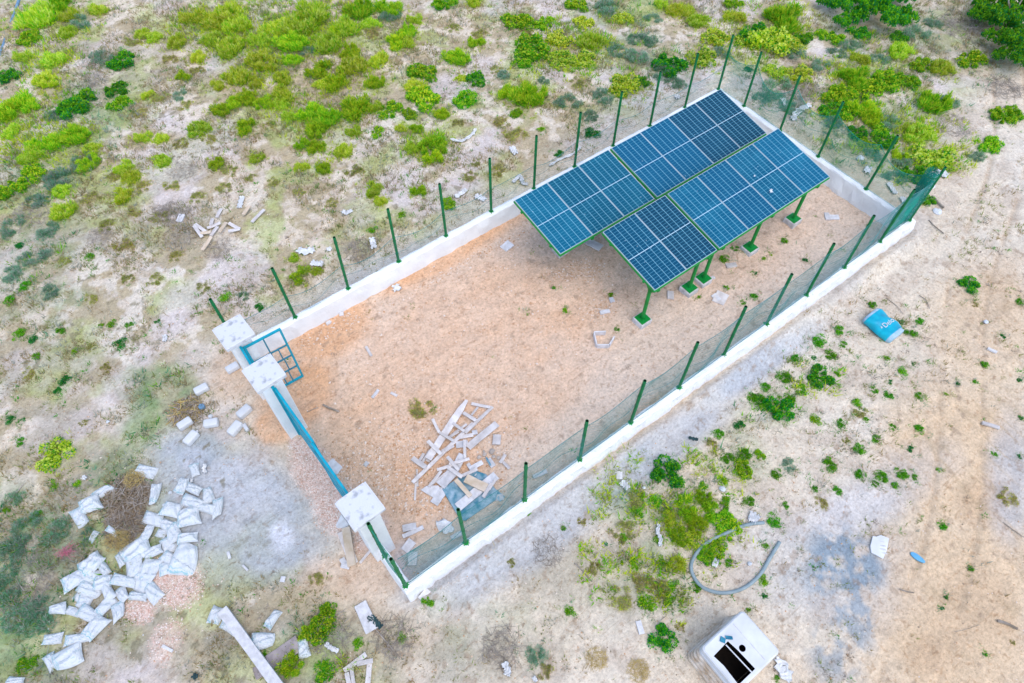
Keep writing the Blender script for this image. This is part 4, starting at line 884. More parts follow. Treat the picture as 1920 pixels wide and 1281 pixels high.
for x, y, r, k, lb, nm in [(350, 771, 38, 0, 'round pile of grey brown twigs above the white containers', 'brush_pile'), (236, 935, 52, 1, 'large heap of brown dry brush above the sacks', 'brush_pile'), (232, 985, 45, 1, 'lower part of dry brush between left and right sacks', 'brush_pile'), (222, 1018, 26, 4, 'yellow straw clump at the lower end of the brush heap', 'straw_clump'), (255, 900, 22, 4, 'yellow green straw clump on top of the brush heap', 'straw_clump'),
                           (317, 405, 44, 2, 'grey dead shrub around the grey block beyond the far wall', 'dry_shrub'), (335, 445, 38, 3, 'grey dead shrub left of the scattered sticks', 'dry_shrub'), (415, 470, 34, 2, 'grey dead shrub below the scattered sticks', 'dry_shrub'), (675, 471, 34, 3, 'grey flattened shrub outside the far wall', 'dry_shrub'), (1500, 175, 44, 2, 'grey tangled shrub beyond the end wall beside teal bush', 'dry_shrub'),
                           (1790, 235, 40, 3, 'grey dead shrub right of the big yellow green bushes', 'dry_shrub'), (1885, 165, 40, 2, 'grey brown dead shrub near the top right trees', 'dry_shrub'), (940, 1215, 46, 2, 'grey brown dead shrub at the bottom centre', 'dry_shrub'), (85, 1058, 40, 3, 'tangle of pale dead twigs left of the sacks', 'dry_shrub'), (50, 1125, 50, 2, 'spread of pale dead twigs at the left edge', 'dry_shrub'), (130, 1040, 24, 3, 'pale twigs around a pink net', 'dry_shrub'),
                           (1118, 1236, 24, 4, 'straw coloured tuft at the bottom right of centre', 'straw_clump'), (1196, 1258, 24, 4, 'straw coloured tuft left of the tank at the bottom', 'straw_clump'), (740, 1195, 46, 2, 'dead stalks right of the pale slab', 'dry_shrub'), (1480, 110, 24, 3, 'grey twigs under the big yellow bush', 'dry_shrub'), (620, 1190, 50, 3, 'dead stems over the green weeds at the bottom', 'dry_shrub'), (1030, 1030, 36, 3, 'thin dead stalks outside the near wall', 'dry_shrub'),
                           (1800, 50, 50, 2, 'brown grey scrub between the two top right trees', 'dry_shrub'), (185, 110, 34, 3, 'blue grey dead shrub in the upper left field', 'dry_shrub'), (175, 150, 30, 2, 'grey dead shrub beside the dark bush upper left', 'dry_shrub'), (1190, 470, 4, 3, 'tiny dry twigs by the tables', 'dry_shrub'), (60, 400, 44, 3, 'grey scrub patch on the left', 'dry_shrub'), (190, 445, 30, 2, 'grey shrub patch in the left field', 'dry_shrub'), (340, 320, 34, 3, 'grey tan scrub in the far field', 'dry_shrub'), (1200, 110, 34, 3, 'blue grey stalks behind the far posts', 'dry_shrub')]:
    o = inst(nm, TW[k], G(x, y, lift=.10 if nm == 'straw_clump' and x < 400 else 0), (0, 0, x), (r/ppm(x, y),)*2+(r/ppm(x, y)*.55,)); tag(o, lb, {'brush_pile': 'brush pile', 'straw_clump': 'straw', 'dry_shrub': 'dead shrub'}[nm])
o = MB(); r_ = random.Random(4)
for _ in range(34):
    a = r_.uniform(0, 6.28); c = Vector((.1*math.cos(a)*r_.random(), .1*math.sin(a)*r_.random(), .08+.06*r_.random())); e = Vector((r_.gauss(0, .1), r_.gauss(0, .08), r_.gauss(0, .04)))
    o.tube([c-e, c+e*.2+Vector((0, 0, .02)), c+e], .004, 4)
o = o.build('net_bag', M['pink'], loc=G(132, 1041, lift=.06)); tag(o, 'small pink red net bag tangled in pale twigs', 'net bag')
# driftwood sticks and long stalks
for pts, r, lb in [([(606, 760), (618, 766), (636, 773)], .025, 'dark crooked stick inside the double gate'), ([(576, 774), (588, 768), (597, 765)], .01, 'thin dark twig left of the crooked stick'), ([(1790, 1185), (1812, 1180), (1835, 1172)], .004, 'thin twig on the track'), ([(1868, 1165), (1885, 1170), (1905, 1180)], .03, 'dark brown branch on the track, lower right'), ([(1078, 1057), (1095, 1075), (1110, 1092)], .012, 'pale stalk with yellow flower outside the near wall'),
                   ([(1250, 950), (1265, 965), (1281, 983)], .012, 'yellow straw stalk in the weeds'), ([(700, 1175), (730, 1210), (750, 1235)], .012, 'pale curved stalk right of the slab'), ([(1740, 415), (1752, 428), (1768, 440)], .015, 'pale stick outside the right corner'), ([(1746, 370), (1757, 382), (1768, 392)], .03, 'pale plank like stick beside the netting roll'), ([(1660, 560), (1680, 575), (1692, 590)], .008, 'thin bare twig right of the barrel'),
                   ([(1722, 556), (1735, 565), (1742, 580)], .010, 'bare twig up right of the barrel'), ([(70, 975), (62, 995), (56, 1010)], .006, 'thin reed at the left'), ([(17, 945), (30, 925), (44, 908)], .012, 'pale stick in the left field'), ([(1685, 1105), (1700, 1110), (1713, 1112)], .012, 'brown twig on the track'), ([(1880, 980), (1900, 995), (1919, 1008)], .008, 'long thin twig at the right edge'), ([(940, 810), (905, 822), (880, 830)], .005, 'wire by the board heap')]:
    o = MB().tube(smooth_pts([G(*p, lift=.02+r) for p in pts], 4), r, 6).build('stick', M['twig']); tag(o, lb, 'stick')

# ------------------------------------------------------------------ foliage
def leaf_clump(seed, n, kind, mats):
    """kind: 'feather' (upright plumes), 'mound' (round leafy), 'low' (flat rosette), 'loose' (thin wispy), 'dry'"""
    r = np.random.RandomState(seed); V = []; F = []; MI = []
    nl = {'feather': 22, 'mound': 18, 'low': 11, 'loose': 12, 'dry': 12}[kind]
    lobes = []
    for _ in range(nl):
        a = r.uniform(0, 6.283); q = math.sqrt(r.rand())*(.80 if kind != 'low' else .55); lobes.append((q*math.cos(a), q*math.sin(a)*r.uniform(.6, 1.0), r.uniform(.14, .40), r.uniform(.4, 1.0)))
    per = n//nl
    for (lx, ly, lr, lh) in lobes:
        dirs = r.normal(size=(per, 3)); dirs[:, 2] = np.abs(dirs[:, 2])*.9+.15; dirs /= np.linalg.norm(dirs, axis=1)[:, None]
        rad = lr*r.uniform(.45, 1.0, per)**.6
        H = {'feather': .8, 'mound': .6, 'low': .42, 'loose': .5, 'dry': .4}[kind]
        P = np.stack([lx+dirs[:, 0]*rad, ly+dirs[:, 1]*rad, lh*H*(dirs[:, 2]*rad/lr*.8+.1*r.rand(per))], 1)
        if kind == 'feather': D = dirs*.85+np.array([0, 0, .65])+r.normal(size=(per, 3))*.12; ln = r.uniform(.16, .42, per); wd = r.uniform(.014, .026, per)
        elif kind == 'mound': D = dirs*.8+r.normal(size=(per, 3))*.35; ln = r.uniform(.07, .15, per); wd = r.uniform(.035, .06, per)
        elif kind == 'low': D = dirs*np.array([1, 1, .6])+r.normal(size=(per, 3))*.4; ln = r.uniform(.10, .24, per); wd = r.uniform(.018, .036, per)
        elif kind == 'loose': D = dirs+np.array([0, 0, .5])+r.normal(size=(per, 3))*.3; ln = r.uniform(.16, .34, per); wd = r.uniform(.010, .02, per)
        else: D = dirs+r.normal(size=(per, 3))*.4; ln = r.uniform(.12, .32, per); wd = r.uniform(.009, .018, per)
        D /= np.linalg.norm(D, axis=1)[:, None]
        S_ = np.cross(D, r.normal(size=(per, 3))); S_ /= np.linalg.norm(S_, axis=1)[:, None]
        base = P-D*ln[:, None]*.5; tip = P+D*ln[:, None]*.5; tip[:, 2] -= ln*.12
        mid = P+np.cross(D, S_)*ln[:, None]*.10
        a = len(V)
        for k in range(per):
            V += [base[k], mid[k]-S_[k]*wd[k], tip[k], mid[k]+S_[k]*wd[k]]
            i = len(V)-4; F.append((i, i+1, i+2, i+3))
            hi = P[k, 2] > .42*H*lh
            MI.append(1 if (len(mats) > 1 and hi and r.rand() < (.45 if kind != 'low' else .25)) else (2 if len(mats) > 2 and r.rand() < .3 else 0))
    V = np.array(V); V[:, 2] = np.maximum(V[:, 2], .005)
    return np_mesh('foliage', V, F, 4, mats, False, MI)
lf = lambda n, a, b, **k: mat(n, a, b, 3, .7, vary=.16, hue=.015, spec=.2, trans=.55, **k)
FM = {'lime': lf('leaf_lime', (.54, .66, .015), (.66, .74, .06)), 'yellow': lf('leaf_yellow_tip', (.70, .74, .08), (.78, .80, .2)), 'green': lf('leaf_green', (.17, .50, .008), (.28, .62, .02)), 'deep': lf('leaf_deep', (.03, .30, .012), (.08, .42, .02)),
      'emerald': lf('leaf_emerald', (.008, .22, .07), (.03, .30, .10)), 'teal': lf('leaf_teal', (.14, .38, .20), (.26, .46, .28)), 'olive': lf('leaf_olive', (.24, .30, .08), (.38, .42, .15)), 'tan': lf('leaf_tan', (.42, .33, .15), (.56, .46, .25)), 'grey': lf('leaf_grey', (.36, .38, .30), (.48, .50, .42))}
TYPES = {'L': ('feather', ['lime', 'yellow', 'green']), 'G': ('mound', ['green', 'lime', 'deep']), 'D': ('mound', ['deep', 'green', 'emerald']), 'T': ('loose', ['teal', 'grey', 'teal']), 'O': ('dry', ['tan', 'olive', 'lime']),
         'Y': ('mound', ['lime', 'yellow', 'deep']), 'F': ('feather', ['green', 'lime', 'lime']), 'w': ('low', ['deep', 'green', 'green']), 'e': ('low', ['emerald', 'deep', 'deep']), 'g': ('low', ['green', 'lime', 'deep'])}
CL = {}
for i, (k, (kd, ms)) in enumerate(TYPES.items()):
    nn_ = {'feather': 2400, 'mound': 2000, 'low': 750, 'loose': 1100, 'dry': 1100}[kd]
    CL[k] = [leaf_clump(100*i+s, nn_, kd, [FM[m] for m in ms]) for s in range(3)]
BUSH = '''1270,905,16,g 1232,940,18,g 1255,970,14,L 1275,1005,16,F 1235,1010,12,g 1290,960,14,F 1240,1055,14,g 1270,1060,14,L 1195,960,14,g 1260,1095,14,g 1330,955,16,F 1215,1140,10,g 1205,930,10,g 1170,1010,10,g 1190,1060,12,g 15,1090,34,T 60,1160,30,T 25,1150,30,T 100,1000,26,T 45,990,28,T 20,930,18,T 160,1010,16,T 60,480,22,T 25,510,22,T 90,550,18,T 20,420,22,T 90,430,22,T 110,330,26,T 150,300,20,T 70,370,22,T 1495,100,20,T 1540,120,16,T 1650,105,20,T 1590,80,18,T 1720,60,22,T 1780,190,20,T 1640,290,16,T 1680,330,18,T 1480,200,20,T 1560,230,16,T 1240,135,18,T 1150,90,20,T 1020,150,12,T 900,60,16,O 850,50,14,O 930,130,12,O 320,110,16,O 250,75,16,O 330,75,16,L 370,130,14,O 300,180,15,O 260,210,14,O 350,200,14,O 390,260,14,O 340,270,14,O 210,330,14,O 270,350,14,O 170,370,14,O 320,350,16,O 370,370,14,O 420,350,14,O 470,330,12,O 510,340,12,O 560,360,12,O 240,520,14,O 330,480,14,O 380,540,12,O 860,230,12,O 880,330,14,O 620,380,12,O 990,60,14,O 170,560,12,O 120,490,12,O 200,690,12,O 170,650,10,O 65,25,30,L 105,2,20,F 128,25,16,L 125,58,14,L 52,70,17,G 40,102,14,L 95,105,20,L 85,145,18,L 15,138,18,D 30,190,28,F 8,205,22,F 20,245,16,L 180,13,15,L 150,40,18,T 185,105,24,T 227,107,20,D 213,160,18,D 218,190,17,G 145,182,24,D 128,198,22,D 98,215,20,T
133,247,26,F 80,262,22,F 53,287,20,L 160,300,19,F 170,276,15,L 60,323,20,G 20,348,20,G 4,362,12,G 228,308,17,L 243,328,16,L 115,356,14,L 225,363,17,L 265,60,12,L 288,68,12,L 358,25,19,L 400,30,24,L 430,15,24,L 440,45,24,L 395,72,18,L 430,80,22,L 425,97,14,L 485,72,17,L 492,106,24,L 546,106,15,F
515,45,22,L 555,35,30,L 582,14,30,L 546,73,24,F 608,76,22,L 574,90,16,T 632,52,18,F 440,140,21,L 476,150,14,L 370,105,13,L 340,142,12,F 405,158,13,L 412,202,16,F 438,190,13,F 463,178,17,F 491,187,15,F 530,142,15,L 530,172,20,L 527,190,14,L 578,200,22,F 610,214,22,F 590,238,20,F 600,125,20,F 630,150,20,F 602,152,14,L
455,231,17,F 505,233,13,O 540,217,13,L 372,240,17,L 267,253,15,L 300,257,11,L 565,265,12,F 592,273,14,F 640,279,13,L 480,292,12,L 403,302,12,F 430,318,14,O 300,300,14,L 563,308,12,L 605,312,13,F 337,178,13,T 275,175,11,L 673,10,24,F 730,7,20,F 652,45,24,L 694,40,15,L 700,60,17,O 733,28,20,T 763,53,15,F 740,73,20,F 767,78,14,L 656,92,17,F 660,122,20,L 710,113,19,L 833,3,17,G
890,0,13,L 777,30,14,L 857,103,20,F 892,77,14,F 793,130,24,G 703,153,16,F 779,156,15,L 792,178,27,G 892,144,17,D 871,183,20,G 670,200,24,F 730,202,19,G 767,211,12,G 703,198,12,L 946,137,14,T 865,144,9,L 953,170,16,F 992,173,27,F 968,210,11,G 968,33,22,G 1021,37,18,G 998,80,28,G 985,106,18,G 1050,69,18,Y 1052,106,22,Y 1092,107,20,Y 1110,72,22,L 1093,40,16,Y 1083,5,17,G 1140,8,24,T
1170,28,15,Y 1203,66,26,T 1193,100,22,T 1226,32,14,T 1240,5,12,L 1273,14,18,L 1174,154,24,Y 1203,150,14,D 1134,175,22,T 1067,190,20,T 1081,155,15,O 1105,218,16,T 1111,250,17,e 662,243,13,L 707,247,12,G 752,240,9,L 780,240,11,F 810,266,23,F 812,291,15,F 773,275,14,L 828,211,14,F 968,250,22,O 942,230,17,O 643,276,14,L 663,320,17,O 697,350,16,L 712,373,11,L 785,353,13,F 891,305,11,O 931,320,15,O
841,380,12,G 1047,287,10,e 1015,242,10,g 1257,115,24,D 1270,150,18,T 1312,32,18,L 1286,15,12,L 1377,28,18,L 1376,4,14,G 1342,63,21,Y 1317,103,23,Y 1355,95,16,T 1467,27,30,F 1420,58,24,D 1448,72,32,Y 1480,80,20,Y 1402,72,20,Y 1510,68,16,D 1456,132,18,Y 1500,135,20,Y 1404,130,11,e 1458,162,26,T 1432,178,18,T 1560,63,19,G 1573,98,15,T 1611,58,16,D 1827,104,23,G 1692,92,19,L 1614,106,17,L 1730,117,17,G 1770,124,17,L
1688,66,14,D 1748,40,15,T 1602,140,24,F 1568,172,24,G 1624,160,26,G 1664,148,24,G 1702,146,18,G 1588,202,20,G 1622,195,22,F 1642,216,20,F 1674,226,20,T 1559,202,18,D 1651,242,17,G 1757,186,26,F 1611,246,15,D 1630,266,16,G 1662,256,18,D 1730,247,22,L 1712,240,14,L 1752,287,28,Y 1772,304,18,Y 1860,267,19,G 1884,213,19,G 1905,208,16,G 1700,300,22,T 1716,322,20,D 1690,290,14,F 1740,374,12,D 1830,290,15,T
115,390,17,L 170,482,11,w 35,460,11,e 48,537,14,w 18,562,14,w 205,604,12,g 225,644,14,e 293,601,7,e 420,557,14,g 240,606,9,w 35,625,14,w 60,637,12,e 112,620,10,w 187,607,7,g 290,525,14,O 230,462,18,O 200,422,17,O 300,408,17,O 250,400,14,O 100,849,24,Y 97,909,13,g 143,908,10,g 122,713,13,e 108,732,10,e 21,788,12,e 43,790,8,e 67,668,9,w 142,658,9,g 52,701,13,O 155,793,8,O 40,830,10,w
1820,532,17,D 1637,572,9,w 1574,620,12,w 1535,639,16,w 1557,664,14,w 1581,647,9,w 1493,672,13,w 1526,672,8,e 1538,702,21,D 1530,720,14,w 1468,706,17,w 1501,731,14,w 1570,702,8,g 1422,756,20,w 1462,764,22,D 1478,750,17,w 1434,727,12,w 1407,743,10,w 1387,797,12,e 1347,814,12,w 1337,830,11,O 1578,793,12,w 1530,787,14,g 1605,754,11,g 1612,772,12,O 1639,731,9,w 1666,741,10,w 1669,717,6,e 1693,697,12,g 1712,682,6,e
1724,743,12,w 1662,673,8,g 1724,602,9,w 1697,622,8,w 1714,627,9,w 1689,604,7,e 1880,632,6,e 1847,685,9,w 1830,572,7,O 1912,566,10,w 1774,739,5,g 1796,720,5,e 1828,716,6,w 1910,714,7,e 1914,783,6,e 1724,804,11,w 1672,802,9,w 1643,823,11,w 1624,787,7,w 1612,841,13,w 1555,872,17,w 1612,889,13,w 1651,893,15,w 1641,908,9,w 1691,889,14,w 1680,910,9,w 1716,895,7,w 1708,842,8,e 1760,881,6,g 1864,850,7,w 1912,856,6,e
1891,931,17,O 1587,827,8,O 1455,889,12,w 1482,870,14,T 1395,877,16,G 1426,852,14,g 1393,852,16,w 1366,860,14,w 1253,885,24,D 1353,902,16,g 1316,910,12,g 1282,939,20,g 1320,931,14,F 1191,935,22,O 1362,943,16,g 1403,939,13,w 1474,947,8,w 1541,943,12,O 1528,918,8,w 1570,920,10,w 1353,972,19,G 1369,990,18,G 1326,1037,17,G 1344,1030,17,G 1307,983,18,F 1296,1010,16,Y 1450,977,17,w 1436,1024,9,g 1367,1056,10,w 1305,1102,13,w
1430,1089,13,g 1434,1118,6,e 1241,1195,20,D 1276,1176,8,O 1403,1144,6,g 1768,987,10,w 1822,1065,7,w 1775,1120,5,e 1768,1141,5,e 1848,1224,7,w 1899,1205,5,O 1457,1272,7,w 1069,1145,14,g 1112,1064,15,O 1163,1121,22,O 1214,1127,22,g 1211,1091,24,O 1253,1121,17,g 1003,1224,19,T 1024,1262,17,O 803,1133,14,g 752,1197,12,g 960,1055,8,O 991,964,7,w 1057,990,6,w 1090,979,9,O 1166,1056,6,g 1166,997,20,O
597,1178,24,G 610,1155,18,G 545,1247,20,F 610,1263,26,g 502,1170,9,g 672,1207,14,g 570,1187,12,F 592,1085,12,O 495,1227,8,g 66,968,13,w 10,955,9,g 72,1136,22,T 40,1248,22,g 60,1240,16,g 20,1040,26,T 990,586,7,w 1060,582,7,g 1039,540,5,w 1145,552,7,g 1357,485,12,w 1377,465,10,w 1157,617,6,w 1362,540,8,g 1311,557,5,g 1392,567,7,w 1414,556,9,w 1471,451,9,w 1415,512,6,e 1510,488,6,e 1444,478,6,g
1432,486,5,g 790,765,22,O 697,430,12,g 554,519,13,F 570,503,11,L 594,506,9,L 550,482,8,L 486,577,12,e 754,402,10,g 457,555,10,T 1235,1105,20,O'''
TN = {'L': ('yellow_green_bush', 'feathery yellowish bush', 'bush'), 'F': ('feathery_bush', 'feathery bright green bush', 'bush'), 'Y': ('flowering_bush', 'green bush with yellow tips', 'bush'), 'G': ('green_bush', 'leafy bright green bush', 'bush'), 'D': ('dark_bush', 'dark green bush', 'bush'),
      'T': ('wispy_shrub', 'wispy teal green shrub', 'shrub'), 'O': ('dry_tuft', 'dry tan green tuft', 'dry plant'), 'w': ('low_weed', 'low dark green weed', 'weed'), 'e': ('low_weed', 'low bluish green weed', 'weed'), 'g': ('low_weed', 'low light green weed', 'weed')}
def zone_name(px, py):
    p = un(px, py)
    if inside(p[0], p[1]): return 'inside the enclosure'
    if p[1] > 7.3 and p[0] < 15: return 'beyond the far wall'
    if p[0] > 14.9: return 'right of the end wall'
    if p[0] < -1.7: return 'on the entrance side'
    return 'outside the near wall'
HALO = []
seen = set()
for i, e in enumerate(BUSH.split()):
    px, py, r, ty = e.split(','); px, py, r = float(px), float(py), float(r)
    kd = TYPES[ty][0]; hz = {'feather': .5, 'mound': .42, 'low': .12, 'loose': .3, 'dry': .2}[kd]
    R = r*(1.5 if kd in ('feather', 'mound') else 1.35)/ppm(px, py); p = G(px, py, hz*R*.8); HALO.append((p.x, p.y, R, ty))
    nm, lb, cat = TN[ty]
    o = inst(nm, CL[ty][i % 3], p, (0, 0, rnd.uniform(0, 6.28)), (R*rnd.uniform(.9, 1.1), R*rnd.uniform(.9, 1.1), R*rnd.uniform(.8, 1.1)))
    w_ = where(px, py); l = '%s %s, %s' % (lb, zone_name(px, py), w_.replace(' and ', ', ').replace(' the photo', ''))
    if l in seen: l = 'second '+l
    seen.add(l); tag(o, l, cat, {'bush': 'bushes scattered on the sand', 'shrub': 'wispy shrubs', 'dry plant': 'dry tufts', 'weed': 'low weeds on the sand'}[cat])
# the two dark trees cut by the top right edge
def tree(name, px, py, spots, label):
    b = G(px, py); t = empty(name, b); tag(t, label, 'tree', 'dark trees at the top right')
    tr = MB()
    for a in range(5):
        an = a*1.256+.3; tr.tube([(0, 0, -.1), (.12*math.cos(an), .12*math.sin(an), .4), (.5*math.cos(an), .5*math.sin(an), .95)], [.07, .045, .015], 7)
    tr.build('trunk', M['twig'], t)
    r_ = random.Random(px); V = []; F = []; MI = []; off = 0
    src = [CL['D'][k] for k in range(3)]+[CL['G'][0]]
    for (dx, dy, r) in spots:
        me = src[r_.randrange(4)]; n = len(me.vertices); c = np.empty(n*3, np.float32); me.vertices.foreach_get('co', c); c = c.reshape(-1, 3)
        q = G(dx, dy, .5)-b; R = r/ppm(dx, dy); an = r_.uniform(0, 6.28); ca, sa = math.cos(an), math.sin(an)
        c2 = np.stack([c[:, 0]*ca-c[:, 1]*sa, c[:, 0]*sa+c[:, 1]*ca, c[:, 2]*1.5], 1)*R+np.array([q.x, q.y, r_.uniform(.1, .5)])
        V.append(c2); f_ = np.arange(n).reshape(-1, 4)+off; F.append(f_); off += n
        mi = np.empty(len(me.polygons), np.int32); me.polygons.foreach_get('material_index', mi); MI.append(mi)
    me = np_mesh('crown', np.vstack(V), np.vstack(F), 4, [FM['deep'], FM['green'], FM['emerald']], False, np.concatenate(MI))
    o = bpy.data.objects.new('crown', me); COL.objects.link(o); o.parent = t
tree('shrub_tree', 1640, 10, [(1575, 8, 26), (1605, 22, 30), (1640, 18, 34), (1670, 38, 28), (1700, 15, 28), (1620, -15, 36), (1680, -15, 36), (1580, 38, 18), (1650, 5, 30), (1560, -10, 24), (1710, -8, 24)], 'broad dark green tree at the top edge, left of the corner one')
tree('shrub_tree', 1885, 50, [(1850, 10, 34), (1880, 40, 36), (1905, 80, 34), (1870, 65, 26), (1900, 10, 40), (1835, 30, 22), (1915, 110, 28), (1930, 50, 40), (1880, 95, 20), (1860, -15, 36), (1945, 95, 34)], 'dark green tree in the top right corner of the photo')

# ------------------------------------------------------------------ ground cover (beyond counting)
def halo(name, types, per, k0, k1, mats, seed, label, cat, hmin, hmax, wd):
    r = np.random.RandomState(seed); P = []
    for (x, y, R, t) in HALO:
        if t not in types: continue
        m = int(per*R*R*12)+4; a = r.uniform(0, 6.283, m); q = R*r.uniform(k0, k1, m)*(.75+.5*noise2(x+np.cos(a)*3, y+np.sin(a)*3, .8, 77)); P.append(np.stack([x+q*np.cos(a), y+q*np.sin(a)], 1))
    P = np.vstack(P); ok = (np.abs(P[:, 1]) > .2) & (np.abs(P[:, 1]-WD) > .2) & (np.abs(P[:, 0]-L_) > .2); P = P[ok]; m = len(P); nb_ = 7
    X = np.repeat(P[:, 0], nb_)+r.normal(0, .03, m*nb_); Y = np.repeat(P[:, 1], nb_)+r.normal(0, .03, m*nb_); Z = relief(X, Y); N_ = m*nb_
    a = r.uniform(0, 6.283, N_); h = r.uniform(hmin, hmax, N_); l = h*r.uniform(.2, 1.1, N_); pa = r.uniform(0, 3.14, N_); w2 = wd*r.uniform(.6, 1.4, N_)
    V = np.empty((N_*3, 3)); V[0::3] = np.stack([X-w2*np.cos(pa), Y-w2*np.sin(pa), Z-.005], 1); V[1::3] = np.stack([X+w2*np.cos(pa), Y+w2*np.sin(pa), Z-.005], 1); V[2::3] = np.stack([X+l*np.cos(a), Y+l*np.sin(a), Z+h], 1)
    me = np_mesh(name, V, np.arange(N_*3).reshape(-1, 3), 3, mats, False, np.repeat(r.randint(0, len(mats), m), nb_)); o = bpy.data.objects.new(name, me); COL.objects.link(o); tag(o, label, cat, kind='stuff')
halo('skirt_grass', 'LFY', 22, .35, 1.45, [FM['tan'], FM['olive'], FM['lime'], FM['lime']], 31, 'dry and yellow grass fringing the bushes', 'grass', .04, .14, .008)
halo('weed_fringe', 'wegDGT', 16, .3, 1.5, [FM['olive'], FM['deep'], FM['teal'], FM['grey']], 32, 'thin green growth fringing the weeds', 'grass', .02, .09, .007)
def scatter(n, box, dens, seed):
    r = np.random.RandomState(seed); x = r.uniform(box[0], box[1], n); y = r.uniform(box[2], box[3], n); k = r.rand(n) < np.clip(dens(x, y), 0, 1); return x[k], y[k], r
def view_ok(x, y):
    q = (np.stack([x, y, np.zeros_like(x)], 1)-CAM_P) @ _R; u = IW/2+CAM_F*q[:, 0]/-q[:, 2]; v = IH/2-CAM_F*q[:, 1]/-q[:, 2]
    return (u > -220) & (u < IW+220) & (v > -220) & (v < IH+220)
def tufts(name, n, dens, hmin, hmax, blades, spread, mats, seed, label, cat, wd=.011, lean=.6):
    x, y, r = scatter(n, (-11, 31, -11, 30), dens, seed); ok = view_ok(x, y); x, y = x[ok], y[ok]; m = len(x); z = relief(x, y)
    sz = r.uniform(.5, 1.3, m)
    X = np.repeat(x, blades); Y = np.repeat(y, blades); Z = np.repeat(z, blades); Sz = np.repeat(sz, blades); N_ = len(X)
    a = r.uniform(0, 6.283, N_); h = r.uniform(hmin, hmax, N_)*Sz; q = spread*Sz*r.rand(N_)
    bx = X+q*np.cos(a); by = Y+q*np.sin(a); ta = a+r.normal(0, .5, N_); le = lean*h*r.uniform(.3, 1.4, N_)
    tip = np.stack([bx+le*np.cos(ta), by+le*np.sin(ta), Z+h], 1); w2 = wd*Sz*r.uniform(.6, 1.4, N_); pa = r.uniform(0, 3.14, N_)
    b1 = np.stack([bx-w2*np.cos(pa), by-w2*np.sin(pa), Z-.005], 1); b2 = np.stack([bx+w2*np.cos(pa), by+w2*np.sin(pa), Z-.005], 1)
    V = np.empty((N_*3, 3)); V[0::3] = b1; V[1::3] = b2; V[2::3] = tip; F = np.arange(N_*3).reshape(-1, 3)
    me = np_mesh(name, V, F, 3, mats, False, np.repeat(r.randint(0, len(mats), m), blades))
    o = bpy.data.objects.new(name, me); COL.objects.link(o); tag(o, label, cat, kind='stuff')
bare = lambda x, y: 1-np.clip(layer(x, y, GREY)+layer(x, y, PEACH)*.8+layer(x, y, GRAVEL), 0, 1)
ff_ = lambda x, y: zone_field(x, y)
wallfree = lambda x, y: ~((np.abs(y) < .2) | (np.abs(y-WD) < .2) | (np.abs(x-L_) < .2) | ((np.abs(x+1.45) < .3) & (((y > -.2) & (y < 1.5)) | ((y > 4.5) & (y < 7.4)))))
tufts('dry_grass', 150000, lambda x, y: wallfree(x, y)*bare(x, y)*(ff_(x, y)*.85+.22*(y < -.3))*np.clip((fbm(x, y, .9, 81, 4)-.46)*8, 0, 1), .04, .13, 7, .11, [FM['tan'], FM['olive'], FM['tan'], FM['grey']], 5, 'dry tan grass scattered thinly over the sandy field', 'dry grass')
tufts('sprouts', 46000, lambda x, y: wallfree(x, y)*bare(x, y)*(ff_(x, y)*.6+.35*(y < -.3)*(x > 3)+.03*inside(x, y))*np.clip((fbm(x, y, 1.2, 82, 4)-.44)*6, 0, 1), .02, .06, 16, .075, [FM['olive'], FM['deep'], FM['olive'], M['twig']], 6, 'tiny green sprouts dotted over the sand', 'sprouts', .010, .9)
tufts('green_grass', 90000, lambda x, y: wallfree(x, y)*(layer(x, y, GRASSG)**1.3)*np.clip((fbm(x, y, .6, 83, 4)-.36)*4, 0, 1), .05, .16, 7, .10, [FM['emerald'], FM['teal'], FM['green'], FM['olive'], FM['grey']], 7, 'patches of thin green grass on the damp ground', 'grass', .012, .9)
LUSH = [(1240, 950, 130, 80, 25, {'wob': .7}), (1210, 1080, 110, 90, 0, {'wob': .7}), (1280, 1090, 50, 70, 0, {'wob': .6}, .8), (1340, 900, 80, 60, 0, {'wob': .8}, .6), (1290, 1020, 60, 90, 0, {'wob': .6}), (1440, 760, 60, 30, -20, {'wob': .6}, .7), (1520, 700, 70, 40, -40, {'wob': .8}, .5),
        (500, 50, 170, 60, 0, {'wob': .9}, .8), (80, 60, 70, 60, 0, {'wob': .9}, .8), (60, 240, 90, 110, 30, {'wob': .9}, .6), (590, 190, 90, 80, 0, {'wob': .9}, .5), (1640, 190, 120, 90, 30, {'wob': .8}, .8), (1440, 70, 90, 60, 0, {'wob': .8}, .6), (1080, 90, 110, 60, 0, {'wob': .9}, .5), (590, 1230, 70, 50, 0, {'wob': .6}, .8), (1760, 270, 70, 60, 0, {'wob': .8}, .6), (790, 270, 60, 40, 0, {'wob': .9}, .5)]
tufts('lush_grass', 190000, lambda x, y: wallfree(x, y)*layer(x, y, LUSH)*np.clip((fbm(x, y, .7, 84, 4)-.38)*6, 0, 1), .05, .17, 8, .11, [FM['lime'], FM['green'], FM['olive'], FM['lime']], 9, 'bright yellow green grass growing among the bushes', 'grass', .015, .7)
tufts('dead_litter', 30000, lambda x, y: wallfree(x, y)*layer(x, y, DIRT)*.6, .01, .04, 4, .12, [FM['grey'], FM['tan'], M['twig']], 8, 'litter of dead stems on the dark soil', 'plant litter', .005, 3.0)
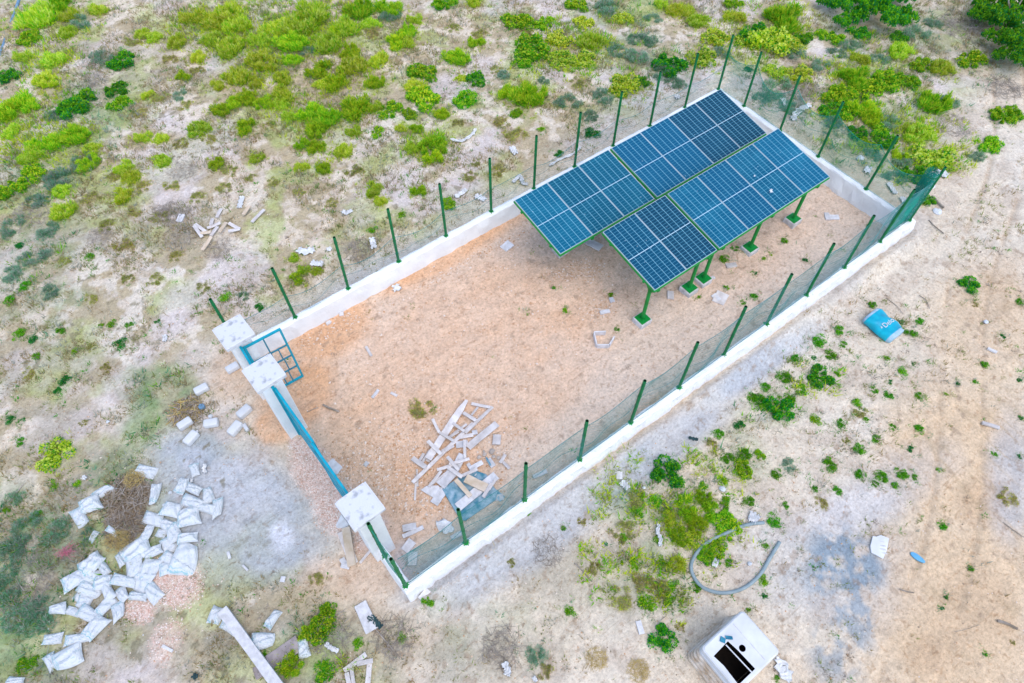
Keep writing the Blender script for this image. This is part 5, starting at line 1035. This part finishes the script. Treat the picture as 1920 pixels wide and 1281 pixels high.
def pebbles(name, n, dens, rmin, rmax, mats, seed, label, cat, box=(-11, 31, -11, 30)):
    x, y, r = scatter(n, box, dens, seed); ok = view_ok(x, y); x, y = x[ok], y[ok]; m = len(x); z = relief(x, y)
    s = r.uniform(rmin, rmax, m)*r.uniform(.6, 1.4, m); base = np.array([(1, 0, 0), (0, 1, 0), (-1, 0, 0), (0, -1, 0), (0, 0, .7), (0, 0, -.5)], float)
    a = r.uniform(0, 6.28, m); V = np.empty((m*6, 3))
    for k in range(6):
        j = r.uniform(.65, 1.25, m); bx, by = base[k, 0]*1.25, base[k, 1]*.85
        V[k::6, 0] = x+s*j*(bx*np.cos(a)-by*np.sin(a)); V[k::6, 1] = y+s*j*(bx*np.sin(a)+by*np.cos(a)); V[k::6, 2] = z+s*j*base[k, 2]+s*.2
    F0 = np.array([(0, 1, 4), (1, 2, 4), (2, 3, 4), (3, 0, 4), (1, 0, 5), (2, 1, 5), (3, 2, 5), (0, 3, 5)])
    F = (F0[None]+np.arange(m)[:, None, None]*6).reshape(-1, 3)
    me = np_mesh(name, V, F, 3, mats, False, np.repeat(r.randint(0, len(mats), m), 8))
    o = bpy.data.objects.new(name, me); COL.objects.link(o); tag(o, label, cat, kind='stuff')
MP = [mat('gravel_pink', (.70, .50, .42)), mat('gravel_pale', (.78, .68, .62)), mat('gravel_rust', (.54, .34, .26))]
MC = [mat('clod_sand', (.62, .44, .31)), mat('clod_pale', (.72, .60, .51)), mat('clod_orange', (.52, .31, .18))]
MW = [mat('chip_white', (.70, .70, .72)), mat('chip_grey', (.50, .50, .52))]
pebbles('gravel', 260000, lambda x, y: wallfree(x, y)*layer(x, y, GRAVEL)**1.3*.75, .007, .017, MP, 21, 'pinkish gravel spread by the gates and under the sacks', 'gravel', (-7.5, .2, -4.5, 4.6))
CLOD = [(720, 870, 110, 70, -20), (790, 930, 60, 40, 0), (620, 620, 70, 14, -29), (1120, 580, 30, 20, 0), (1080, 510, 60, 20, 0), (900, 480, 180, 8, -29, {}, .7), (860, 860, 130, 110, -35, {}, .4), (900, 600, 330, 140, -29, {}, .10), (1190, 790, 200, 8, -36, {}, .7), (900, 1005, 200, 10, -33, {}, .5), (820, 800, 60, 50, 0, {}, .5)]
pebbles('clods', 90000, lambda x, y: wallfree(x, y)*layer(x, y, CLOD)**1.2*.55, .010, .028, MC, 22, 'small clods and crumbs of sandy soil', 'clods', (-1.4, 14.8, -.9, 7.1))
pebbles('crumbs', 330000, lambda x, y: wallfree(x, y)*(.10+.16*bare(x, y))*np.clip((fbm(x, y, .8, 87, 3)-.3)*3, .15, 1), .006, .017, MC+[mat('crumb_dark', (.30, .23, .16))], 23, 'fine crumbs scattered on the sand', 'crumbs')
CH = [(330, 1180, 90, 50, 0, {}, .7), (960, 1100, 90, 40, 0), (1000, 1060, 60, 60, 0, {}, .4), (560, 1100, 120, 60, 0, {}, .3), (420, 1100, 80, 60, 0, {}, .3), (1220, 900, 60, 40, 0, {}, .3), (560, 850, 30, 20, 0, {}, .5), (550, 560, 60, 14, -29, {}, .6), (720, 470, 130, 10, -29, {}, .4)]
pebbles('chips', 9000, lambda x, y: wallfree(x, y)*(layer(x, y, CH)*.55+.02*(1-inside(x, y))), .008, .020, MW+MP[1:2], 24, 'small white chips strewn on the ground', 'chips')
